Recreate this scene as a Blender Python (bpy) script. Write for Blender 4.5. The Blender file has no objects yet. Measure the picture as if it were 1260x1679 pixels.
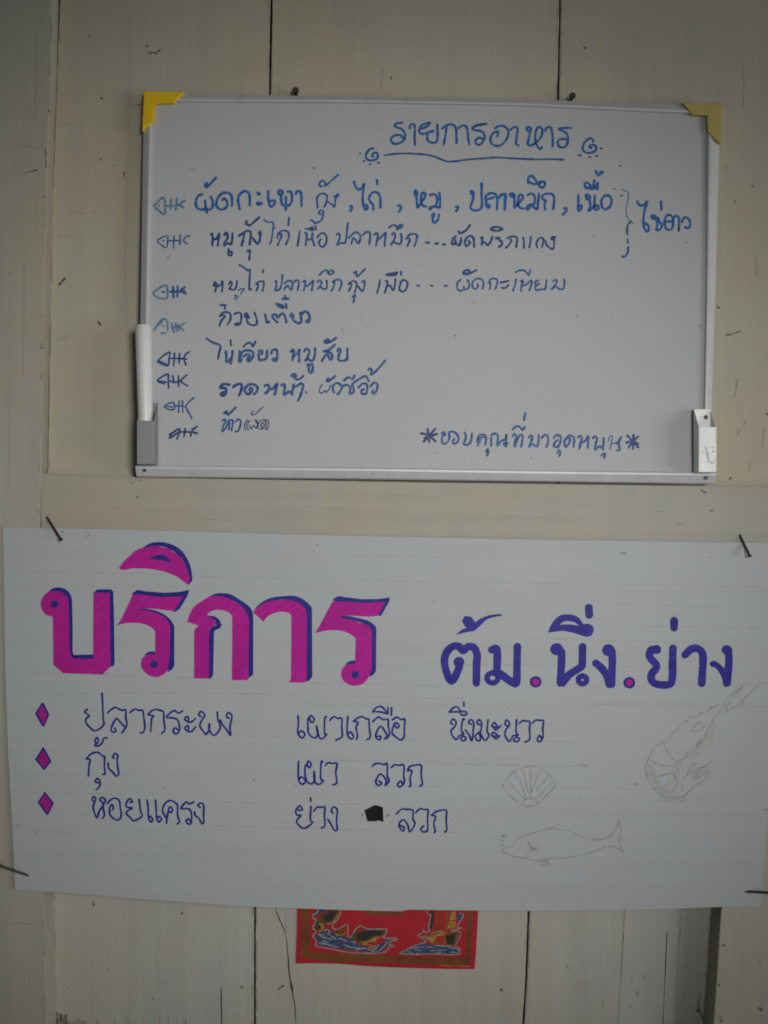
import bpy, bmesh, math, random
from mathutils import Vector
from mathutils.geometry import tessellate_polygon

random.seed(7)
C = bpy.context.scene
COL = C.collection

# ------------------------------------------------------------------ camera, world, lights, exposure
S = 0.000635          # metres per photo pixel on the wall plane
D = 1.036             # camera distance from the wall plane
ZC = 1.50             # camera height
cam_d = bpy.data.cameras.new('camera')
cam = bpy.data.objects.new('camera', cam_d); COL.objects.link(cam)
cam.location = (0, -D, ZC); cam.rotation_euler = (math.pi/2, 0, 0)
cam_d.sensor_fit = 'VERTICAL'; cam_d.sensor_height = 36
cam_d.lens = 36 * D / (1679 * S)
cam_d.clip_start = 0.02; cam_d.clip_end = 100
C.camera = cam

w = bpy.data.worlds.new('World'); C.world = w; w.use_nodes = True
w.node_tree.nodes['Background'].inputs[0].default_value = (0.93, 1.0, 1.06, 1)
w.node_tree.nodes['Background'].inputs[1].default_value = 0.05

def aim(o, tgt):
    o.rotation_euler = (Vector(tgt) - o.location).to_track_quat('-Z', 'Y').to_euler()

def area(name, loc, tgt, size, power, col):
    l = bpy.data.lights.new(name, 'AREA'); l.shape = 'SQUARE'; l.size = size; l.energy = power; l.color = col
    o = bpy.data.objects.new(name, l); COL.objects.link(o); o.location = loc; aim(o, tgt); return o

# soft daylight from the open right side
area('daylight', (2.4, -1.5, 1.35), (0, 0, 1.45), 1.2, 21.5, (1, 0.985, 0.95))
# added spot without a real source; its falloff imitates vignetting in the corners
l = bpy.data.lights.new('vignette_spot', 'SPOT'); l.energy = 49; l.color = (1, 0.99, 0.965)
l.spot_size = math.radians(52); l.spot_blend = 1.0; l.shadow_soft_size = 0.15
o = bpy.data.objects.new('vignette_spot', l); COL.objects.link(o); o.location = (0.33, -1.46, 1.62); aim(o, (-0.04, 0, 1.462))

vs = C.view_settings
vs.view_transform = 'Standard'; vs.look = 'None'; vs.exposure = 0; vs.gamma = 1; vs.use_curve_mapping = False
C.cycles.filter_width = 1.85
C.cycles.max_bounces = 6

# ------------------------------------------------------------------ helpers
def P(px, py, d=0.0):
    """photo pixel seen at depth d in front of the wall plane -> world point"""
    k = (D - d) / D
    return Vector(((px - 630) * S * k, -d, ZC - (py - 839.5) * S * k))

def empty(name, loc, label, cat, group=None):
    o = bpy.data.objects.new(name, None); COL.objects.link(o); o.location = loc
    o.empty_display_size = 0.05
    o['label'] = label; o['category'] = cat
    if group: o['group'] = group
    return o

class MB:
    def __init__(s): s.v = []; s.f = []; s.m = []
    def add(s, vs, fs, m=0):
        b = len(s.v); s.v += [Vector(x) for x in vs]
        for f in fs: s.f.append([b + i for i in f]); s.m.append(m)
    def prism(s, front, back, m=0):
        n = len(front)
        b = len(s.v); s.v += [Vector(x) for x in front] + [Vector(x) for x in back]
        for t in tess([front]): s.f.append([b + i for i in t]); s.m.append(m)
        for t in tess([back]): s.f.append([b + n + i for i in t][::-1]); s.m.append(m)
        for i in range(n):
            j = (i + 1) % n
            s.f.append([b + i, b + n + i, b + n + j, b + j]); s.m.append(m)
    def box(s, lo, hi, m=0):
        x0, y0, z0 = lo; x1, y1, z1 = hi
        s.add([(x0,y0,z0),(x1,y0,z0),(x1,y1,z0),(x0,y1,z0),(x0,y0,z1),(x1,y0,z1),(x1,y1,z1),(x0,y1,z1)],
              [(0,3,2,1),(4,5,6,7),(0,1,5,4),(1,2,6,5),(2,3,7,6),(3,0,4,7)], m)
    def tube(s, a, b, r0, r1, n=20, caps=True, m=0):
        a = Vector(a); b = Vector(b); ax = (b - a).normalized()
        u = ax.orthogonal().normalized(); v = ax.cross(u)
        ring = lambda c, r: [c + (u * math.cos(2*math.pi*i/n) + v * math.sin(2*math.pi*i/n)) * r for i in range(n)]
        vs = ring(a, r0) + ring(b, r1)
        fs = [(i, (i+1) % n, n + (i+1) % n, n + i) for i in range(n)]
        if caps: fs += [tuple(range(n))[::-1], tuple(range(n, 2*n))]
        s.add(vs, fs, m)
    def build(s, name, mats, parent=None, smooth=False, loc=None, bevel=0):
        me = bpy.data.meshes.new(name)
        off = parent.location if parent is not None else (Vector(loc) if loc is not None else Vector((0,0,0)))
        p = parent
        while p is not None and p.parent is not None:
            p = p.parent; off = off + p.location
        me.from_pydata([tuple(x - off) for x in s.v], [], s.f)
        if not isinstance(mats, (list, tuple)): mats = [mats]
        for m in mats: me.materials.append(m)
        me.polygons.foreach_set('material_index', s.m)
        if smooth:
            me.polygons.foreach_set('use_smooth', [True] * len(s.f))
        me.update()
        bm = bmesh.new(); bm.from_mesh(me)
        if bevel: pass
        bm.to_mesh(me); bm.free()
        o = bpy.data.objects.new(name, me); COL.objects.link(o)
        if parent is not None: o.parent = parent
        elif loc is not None: o.location = loc
        if bevel:
            bv = o.modifiers.new('bevel', 'BEVEL'); bv.width = bevel; bv.segments = 2; bv.limit_method = 'ANGLE'; bv.angle_limit = math.radians(40)
        return o

def tess(polys):
    flat = [[Vector((p[0], p[2], 0)) for p in poly] for poly in polys]
    return [tuple(t) for t in tessellate_polygon(flat)]

# ------------------------------------------------------------------ materials
def new_mat(name):
    m = bpy.data.materials.new(name); m.use_nodes = True
    nt = m.node_tree; return m, nt, nt.nodes['Principled BSDF'], nt.nodes, nt.links

def noise(N, L, vec, scale, mapping=None, detail=4, rough=0.55):
    n = N.new('ShaderNodeTexNoise'); n.inputs['Scale'].default_value = scale
    n.inputs['Detail'].default_value = detail; n.inputs['Roughness'].default_value = rough
    if mapping:
        mp = N.new('ShaderNodeMapping'); mp.inputs['Scale'].default_value = mapping
        L.new(vec, mp.inputs['Vector']); vec = mp.outputs['Vector']
    L.new(vec, n.inputs['Vector']); return n.outputs['Fac']

def ramp(N, L, fac, lo, hi, a=0.0, b=1.0):
    r = N.new('ShaderNodeMapRange'); r.inputs['From Min'].default_value = lo; r.inputs['From Max'].default_value = hi
    r.inputs['To Min'].default_value = a; r.inputs['To Max'].default_value = b
    L.new(fac, r.inputs['Value']); return r.outputs['Result']

def mix(N, L, fac, a, b, mode='MIX'):
    n = N.new('ShaderNodeMix'); n.data_type = 'RGBA'; n.blend_type = mode
    if isinstance(fac, float): n.inputs[0].default_value = fac
    else: L.new(fac, n.inputs[0])
    for sock, x in ((n.inputs[6], a), (n.inputs[7], b)):
        if isinstance(x, tuple): sock.default_value = (*x, 1)
        else: L.new(x, sock)
    return n.outputs[2]

def coords(N, L):
    t = N.new('ShaderNodeTexCoord'); oi = N.new('ShaderNodeObjectInfo')
    v = N.new('ShaderNodeVectorMath'); v.operation = 'SCALE'
    cx = N.new('ShaderNodeCombineXYZ'); L.new(oi.outputs['Random'], cx.inputs[0]); L.new(oi.outputs['Random'], cx.inputs[2])
    L.new(cx.outputs[0], v.inputs[0]); v.inputs['Scale'].default_value = 13.0
    a = N.new('ShaderNodeVectorMath'); a.operation = 'ADD'
    L.new(t.outputs['Object'], a.inputs[0]); L.new(v.outputs[0], a.inputs[1])
    return a.outputs[0]

def painted_wood(name, base, horizontal=False, grain=0.10, worn=0.5):
    m, nt, bs, N, L = new_mat(name)
    v = coords(N, L)
    g = (2.2, 40, 90) if horizontal else (90, 40, 2.2)
    g2 = (9, 40, 420) if horizontal else (420, 40, 9)
    blot = noise(N, L, v, 5.0, None, 5, 0.6)
    blot2 = noise(N, L, v, 11.0, (1, 1, 0.5), 6, 0.65)
    gr = noise(N, L, v, 1.0, g, 5, 0.6)
    gr2 = noise(N, L, v, 1.0, g2, 3, 0.6)
    fine = noise(N, L, v, 900, None, 2)
    c = mix(N, L, ramp(N, L, blot, 0.42, 0.64), base, (base[0]*1.0, base[1]*0.935, base[2]*0.875))
    c = mix(N, L, ramp(N, L, blot2, 0.48, 0.75, 0, 0.9*worn), c, (base[0]*0.78, base[1]*0.815, base[2]*0.93))
    c = mix(N, L, ramp(N, L, gr, 0.35, 0.7, 0, 1.0), c, mix(N, L, 1.0, c, (1-grain, 1-grain, 1-grain*1.1), 'MULTIPLY'))
    c = mix(N, L, ramp(N, L, gr2, 0.58, 0.8, 0, 0.7), c, mix(N, L, 1.0, c, (1-grain*1.5,)*3, 'MULTIPLY'))
    c = mix(N, L, ramp(N, L, fine, 0.4, 0.7, 0, 0.7), c, mix(N, L, 1.0, c, (0.95, 0.95, 0.95), 'MULTIPLY'))
    # small flecks of dirt
    vo = N.new('ShaderNodeTexVoronoi'); vo.inputs['Scale'].default_value = 38
    L.new(v, vo.inputs['Vector'])
    msk = noise(N, L, v, 9.0, None, 2)
    fl = N.new('ShaderNodeMath'); fl.operation = 'MULTIPLY'
    L.new(ramp(N, L, vo.outputs['Distance'], 0.03, 0.055, 1, 0), fl.inputs[0]); L.new(ramp(N, L, msk, 0.62, 0.68, 0, 0.55), fl.inputs[1])
    c = mix(N, L, fl.outputs[0], c, (0.10, 0.085, 0.06))
    L.new(c, bs.inputs['Base Color'])
    bs.inputs['Roughness'].default_value = 0.62
    bs.inputs['Specular IOR Level'].default_value = 0.25
    b = N.new('ShaderNodeBump'); b.inputs['Strength'].default_value = 0.16; b.inputs['Distance'].default_value = 0.0012
    ad = N.new('ShaderNodeMath'); L.new(gr, ad.inputs[0]); L.new(gr2, ad.inputs[1])
    L.new(ad.outputs[0], b.inputs['Height']); L.new(b.outputs['Normal'], bs.inputs['Normal'])
    return m

def plain(name, col, rough=0.6, metal=0.0, spec=0.3, var=0.08, scale=60, streak=None, tint=None):
    m, nt, bs, N, L = new_mat(name)
    v = coords(N, L)
    f = noise(N, L, v, scale if not streak else 1.0, streak, 4)
    k = 1 - var
    c = mix(N, L, ramp(N, L, f, 0.3, 0.7), col, tint or (col[0]*k, col[1]*k, col[2]*k))
    L.new(c, bs.inputs['Base Color'])
    bs.inputs['Roughness'].default_value = rough; bs.inputs['Metallic'].default_value = metal
    bs.inputs['Specular IOR Level'].default_value = spec
    return m

M = {}
M['wood'] = painted_wood('cream_paint_vertical_grain', (0.445, 0.426, 0.338), False, 0.04)
M['wood_low'] = painted_wood('grey_cream_paint_vertical_grain', (0.46, 0.462, 0.415), False, 0.09)
M['wood_rail'] = painted_wood('cream_paint_horizontal_grain', (0.395, 0.385, 0.328), True, 0.07)
M['wood_post'] = painted_wood('cream_paint_post', (0.415, 0.403, 0.34), False, 0.07)
M['backing'] = plain('dark_gap', (0.035, 0.03, 0.025), 0.9)
M['mark'] = plain('dirt_mark', (0.15, 0.12, 0.088), 0.9, var=0.3, scale=300)
M['mark_soft'] = plain('faint_dirt_mark', (0.345, 0.33, 0.27), 0.9, var=0.2, scale=200)
M['crack'] = plain('crack', (0.05, 0.045, 0.04), 0.9)
# whiteboard
def whiteboard_mat():
    m, nt, bs, N, L = new_mat('whiteboard_enamel')
    v = coords(N, L)
    a = noise(N, L, v, 7, None, 5, 0.6); b = noise(N, L, v, 40, (1, 1, 0.35), 4); f = noise(N, L, v, 1200, None, 1)
    c = mix(N, L, ramp(N, L, a, 0.4, 0.7), (0.447, 0.452, 0.462), (0.425, 0.44, 0.447))
    c = mix(N, L, ramp(N, L, b, 0.55, 0.8, 0, 0.5), c, (0.41, 0.43, 0.445))
    c = mix(N, L, ramp(N, L, f, 0.35, 0.7, 0, 0.5), c, (0.43, 0.43, 0.42))
    L.new(c, bs.inputs['Base Color']); bs.inputs['Roughness'].default_value = 0.55; bs.inputs['Specular IOR Level'].default_value = 0.10
    return m
M['board'] = whiteboard_mat()
def alu(name, col, rough, metal):
    m, nt, bs, N, L = new_mat(name)
    v = coords(N, L)
    f = noise(N, L, v, 60, None, 4); sp = noise(N, L, v, 260, None, 2)
    c = mix(N, L, ramp(N, L, f, 0.3, 0.7), col, tuple(x*0.9 for x in col))
    c = mix(N, L, ramp(N, L, sp, 0.68, 0.74, 0, 0.6), c, (0.2, 0.19, 0.18))
    L.new(c, bs.inputs['Base Color']); bs.inputs['Roughness'].default_value = rough; bs.inputs['Metallic'].default_value = metal
    return m
M['alu'] = alu('anodised_aluminium', (0.56, 0.565, 0.575), 0.5, 0.2)
M['alu_dim'] = alu('aluminium_dim_reflection', (0.29, 0.295, 0.305), 0.55, 0.35)  # left clip: weaker reflection put into a darker base colour
M['alu_bright'] = alu('aluminium_bright_reflection', (0.80, 0.81, 0.80), 0.5, 0.1)  # right clip: stronger reflection put into a lighter base colour
M['yellow'] = plain('yellow_plastic', (0.74, 0.49, 0.013), 0.45, spec=0.35, var=0.08)
M['yellow_dim'] = plain('yellow_plastic_dim_corner', (0.46, 0.385, 0.12), 0.5, spec=0.3, var=0.1)  # right cap: dim light of that corner put into a duller yellow
M['white_plastic'] = plain('white_plastic', (0.66, 0.66, 0.655), 0.35, spec=0.4, var=0.05)
M['screw'] = plain('screw_steel', (0.09, 0.09, 0.095), 0.45, 0.4)
M['nail'] = plain('rusty_nail', (0.085, 0.072, 0.058), 0.5, 0.5, var=0.5, scale=400)
# inks
def ink(name, a, b, scale=260, spread=(0.35, 0.68), rough=0.5):
    m, nt, bs, N, L = new_mat(name)
    v = coords(N, L)
    f = noise(N, L, v, scale, None, 3); f2 = noise(N, L, v, scale*4.5, None, 2)
    c = mix(N, L, ramp(N, L, f, *spread), a, b)
    c = mix(N, L, ramp(N, L, f2, 0.55, 0.8, 0, 0.4), c, b)
    L.new(c, bs.inputs['Base Color']); bs.inputs['Roughness'].default_value = rough; bs.inputs['Specular IOR Level'].default_value = 0.2
    return m
M['mid'] = ink('blue_marker', (0.018, 0.060, 0.215), (0.07, 0.15, 0.31))
M['bright'] = ink('bright_blue_marker', (0.012, 0.075, 0.29), (0.05, 0.16, 0.38))
M['shade'] = ink('soft_pencil_shading', (0.355, 0.37, 0.372), (0.43, 0.445, 0.445), 160, (0.35, 0.7))
M['light'] = ink('pale_blue_marker', (0.055, 0.15, 0.27), (0.17, 0.27, 0.35))
M['dark'] = ink('deep_blue_marker', (0.016, 0.045, 0.165), (0.05, 0.105, 0.26))
M['navy'] = ink('navy_marker', (0.02, 0.028, 0.11), (0.07, 0.09, 0.19))
M['faint'] = ink('smudge', (0.15, 0.15, 0.15), (0.28, 0.29, 0.29))
M['print'] = ink('worn_grey_print', (0.36, 0.36, 0.355), (0.62, 0.62, 0.61), 300, (0.35, 0.6))
M['navyink'] = ink('navy_poster_ink', (0.017, 0.019, 0.19), (0.026, 0.028, 0.25), 90)
M['bluink'] = ink('violet_blue_poster_ink', (0.021, 0.018, 0.22), (0.034, 0.028, 0.29), 70)
def magenta():
    m, nt, bs, N, L = new_mat('magenta_poster_ink')
    v = coords(N, L)
    m0 = N.new('ShaderNodeMapping'); m0.inputs['Rotation'].default_value = (0, math.radians(42), 0); L.new(v, m0.inputs['Vector'])
    mp = N.new('ShaderNodeMapping'); mp.inputs['Scale'].default_value = (24, 1, 330); L.new(m0.outputs[0], mp.inputs['Vector'])
    n = N.new('ShaderNodeTexNoise'); n.inputs['Scale'].default_value = 1; L.new(mp.outputs[0], n.inputs['Vector'])
    f = noise(N, L, v, 14, None, 3)
    c = mix(N, L, ramp(N, L, n.outputs['Fac'], 0.35, 0.65), (0.41, 0.012, 0.25), (0.475, 0.018, 0.30))
    c = mix(N, L, ramp(N, L, f, 0.45, 0.7, 0, 0.7), c, (0.36, 0.012, 0.225))
    L.new(c, bs.inputs['Base Color']); bs.inputs['Roughness'].default_value = 0.6; bs.inputs['Specular IOR Level'].default_value = 0.15
    return m
M['magenta'] = magenta()
M['plum'] = ink('plum_poster_ink', (0.33, 0.012, 0.22), (0.40, 0.02, 0.26), 90)
M['black'] = plain('dark_recess', (0.012, 0.011, 0.011), 0.85)
M['pencil'] = ink('pencil', (0.23, 0.235, 0.235), (0.36, 0.37, 0.368), 120, (0.3, 0.65))
M['ruled'] = ink('faint_ruled_pencil', (0.32, 0.33, 0.33), (0.41, 0.42, 0.415), 60, (0.3, 0.6))
def paper():
    m, nt, bs, N, L = new_mat('white_sign_paper')
    v = coords(N, L)
    a = noise(N, L, v, 1, (1.4, 1, 75), 4, 0.55); a2 = noise(N, L, v, 1, (3, 1, 260), 3, 0.55); b = noise(N, L, v, 6, None, 5, 0.6); f = noise(N, L, v, 1100, None, 1)
    c = mix(N, L, ramp(N, L, b, 0.4, 0.7), (0.413, 0.450, 0.462), (0.450, 0.446, 0.460))
    c = mix(N, L, ramp(N, L, a, 0.5, 0.75, 0, 0.8), c, (0.395, 0.405, 0.403))
    c = mix(N, L, ramp(N, L, a2, 0.52, 0.75, 0, 0.6), c, (0.395, 0.407, 0.403))
    c = mix(N, L, ramp(N, L, f, 0.35, 0.7, 0, 0.6), c, (0.41, 0.422, 0.417))
    L.new(c, bs.inputs['Base Color']); bs.inputs['Roughness'].default_value = 0.65; bs.inputs['Specular IOR Level'].default_value = 0.2
    bp = N.new('ShaderNodeBump'); bp.inputs['Strength'].default_value = 0.25; bp.inputs['Distance'].default_value = 0.001
    L.new(a, bp.inputs['Height']); L.new(bp.outputs['Normal'], bs.inputs['Normal'])
    return m
M['paper'] = paper()
M['red'] = plain('red_print', (0.44, 0.02, 0.03), 0.5, var=0.18, scale=25)
M['redprint'] = plain('deep_red_print', (0.42, 0.03, 0.018), 0.5, var=0.25, scale=200)
M['brown'] = plain('brown_gold_print', (0.17, 0.035, 0.022), 0.5, scale=45, tint=(0.21, 0.075, 0.022))
M['cream'] = plain('cream_print', (0.33, 0.33, 0.30), 0.5, var=0.4, scale=300)
M['sea'] = plain('blue_wave_print', (0.025, 0.042, 0.13), 0.5, scale=260, tint=(0.07, 0.10, 0.17))
M['olive'] = plain('olive_print', (0.13, 0.085, 0.035), 0.5, scale=260, tint=(0.045, 0.035, 0.022))
M['rust'] = plain('rust_print', (0.34, 0.10, 0.035), 0.5, scale=220, tint=(0.20, 0.045, 0.02))
M['gold'] = plain('gold_print', (0.40, 0.28, 0.06), 0.5, scale=260, tint=(0.34, 0.12, 0.03))
M['darkprint'] = plain('dark_print', (0.045, 0.035, 0.028), 0.5, var=0.4, scale=300)

# ------------------------------------------------------------------ traced pen strokes
def smooth_line(pts, n=5):
    if len(pts) < 3:
        (x0, y0), (x1, y1) = pts[0], pts[-1]
        return [(x0 + (x1-x0)*i/3, y0 + (y1-y0)*i/3) for i in range(4)]
    q = [pts[0]] + pts + [pts[-1]]
    out = []
    for i in range(1, len(q) - 2):
        p0, p1, p2, p3 = q[i-1], q[i], q[i+1], q[i+2]
        for k in range(n):
            t = k / n
            out.append(tuple(0.5 * ((2*p1[j]) + (-p0[j]+p2[j])*t + (2*p0[j]-5*p1[j]+4*p2[j]-p3[j])*t*t + (-p0[j]+3*p1[j]-3*p2[j]+p3[j])*t**3) for j in (0, 1)))
    out.append(pts[-1])
    return out

NSTROKE = [0]; WSC = [1.0]
def stroke(mb, pts, width, depth, lift, m=0, wob=0.10, n=5):
    """flat band of ink along the line pts (photo pixels), lying on the surface depth(px,py)"""
    pts = smooth_line(pts, n)
    clean = [pts[0]]
    for p in pts[1:]:
        if math.hypot(p[0]-clean[-1][0], p[1]-clean[-1][1]) > 0.12: clean.append(p)
    pts = clean
    NSTROKE[0] += 1
    width = width * WSC[0]
    base = lift + (NSTROKE[0] % 9) * 1e-5
    ph = random.random() * 6
    L, R = [], []
    if len(pts) == 1: pts = [pts[0], (pts[0][0]+0.1, pts[0][1])]
    N = len(pts)
    ramp_ = 2.5e-6
    for i, (x, y) in enumerate(pts):
        a = pts[max(0, i-1)]; b = pts[min(N-1, i+1)]
        tx, ty = b[0]-a[0], b[1]-a[1]; l = math.hypot(tx, ty) or 1; tx /= l; ty /= l
        h = width * 0.5 * (1 + wob * math.sin(ph + i*0.55) + wob*0.6*math.sin(ph*3 + i*1.37))
        L.append((x - ty*h, y + tx*h)); R.append((x + ty*h, y - tx*h))
    def W(p, i):
        return P(p[0], p[1], depth(p[0], p[1]) + base + min(i, 40) * ramp_)
    vs = [W(p, i) for i, p in enumerate(L)] + [W(p, i) for i, p in enumerate(R)]
    fs = [(i, i+1, N+i+1, N+i) for i in range(N-1)]
    mb.add(vs, fs, m)
    for end in (0, N-1):
        c = pts[end]; l_ = L[end]; ang = math.atan2(l_[1]-c[1], l_[0]-c[0]); h = math.hypot(l_[0]-c[0], l_[1]-c[1])
        sgn = 1 if end == 0 else -1
        ring = [(c[0] + math.cos(ang + sgn*math.pi*k/8)*h, c[1] + math.sin(ang + sgn*math.pi*k/8)*h) for k in range(9)]
        mb.add([W(c, end)] + [W(p, end) for p in ring], [(0, k, k+1) for k in range(1, 9)], m)

def smooth_poly(q):
    """round the curved runs of an outline, keep its sharp corners"""
    n = len(q); out = []; tan = []
    for i in range(n):
        a, b, c = q[i-1], q[i], q[(i+1) % n]
        u = (b[0]-a[0], b[1]-a[1]); v = (c[0]-b[0], c[1]-b[1])
        lu = math.hypot(*u) or 1; lv = math.hypot(*v) or 1
        dot = (u[0]*v[0] + u[1]*v[1]) / (lu*lv)
        if dot < 0.78: tan.append(None)
        elif lu > 20 and lu > lv: tan.append((u[0]/lu, u[1]/lu))
        elif lv > 20: tan.append((v[0]/lv, v[1]/lv))
        else: tan.append(((u[0]/lu + v[0]/lv)/2, (u[1]/lu + v[1]/lv)/2))
    for i in range(n):
        p0, p1 = q[i], q[(i+1) % n]; l = math.hypot(p1[0]-p0[0], p1[1]-p0[1])
        d = ((p1[0]-p0[0])/(l or 1), (p1[1]-p0[1])/(l or 1))
        t0 = tan[i] or d; t1 = tan[(i+1) % n] or d
        if l > 20: t0 = t1 = d
        k = 4 if l > 2 else 1
        for j in range(k):
            t = j/k; h00 = 2*t**3-3*t*t+1; h10 = t**3-2*t*t+t; h01 = -2*t**3+3*t*t; h11 = t**3-t*t
            out.append(tuple(h00*p0[m] + h10*l*t0[m] + h01*p1[m] + h11*l*t1[m] for m in (0, 1)))
    return out

def patch(mb, polys, depth, lift, m=0):
    polys = [smooth_poly(q) for q in polys]
    flat = [p for poly in polys for p in poly]
    tris = [tuple(flat[i] for i in t) for t in tess([[P(x, y) for x, y in poly] for poly in polys])]
    vs, fs, key = [], [], {}
    def vid(p):
        k = (round(p[0], 3), round(p[1], 3))
        if k not in key: key[k] = len(vs); vs.append(P(p[0], p[1], depth(p[0], p[1]) + lift))
        return key[k]
    while tris:                      # split long triangles so that the ink follows the bow of the sheet
        a, b, c = tris.pop()
        e = [math.dist(a, b), math.dist(b, c), math.dist(c, a)]; k = e.index(max(e))
        if e[k] > 16:
            a, b, c = ((a, b, c), (b, c, a), (c, a, b))[k]
            mid = ((a[0]+b[0])/2, (a[1]+b[1])/2); tris += [(a, mid, c), (mid, b, c)]
        else: fs.append((vid(a), vid(b), vid(c)))
    mb.add(vs, [f for f in fs if len(set(f)) == 3], m)

def parse(text):
    """-> list of (kind, name, width, colour, [strokes])"""
    out = []
    for line in text.strip().splitlines():
        t = line.split()
        if not t or t[0] == '#': continue
        if t[0] in 'BP':
            if t[0] == 'B':
                _, name, ox, oy, wd, colr = t[:6]; sc = float(t[6]) if len(t) > 6 else 6.0
            else:
                _, name, ox, oy, colr, sc = t; wd = 0; sc = float(sc)
            ox = float(ox); oy = float(oy)
            cur = []; out.append((t[0], name, float(wd)/sc, colr, cur)); continue
        loops = [[]]
        for a in t:
            if a == '-': loops.append([])
            else: loops[-1].append(float(a))
        cur.append([[(ox + l[i]/sc, oy + l[i+1]/sc) for i in range(0, len(l)-1, 2)] for l in loops])
    return out

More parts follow.
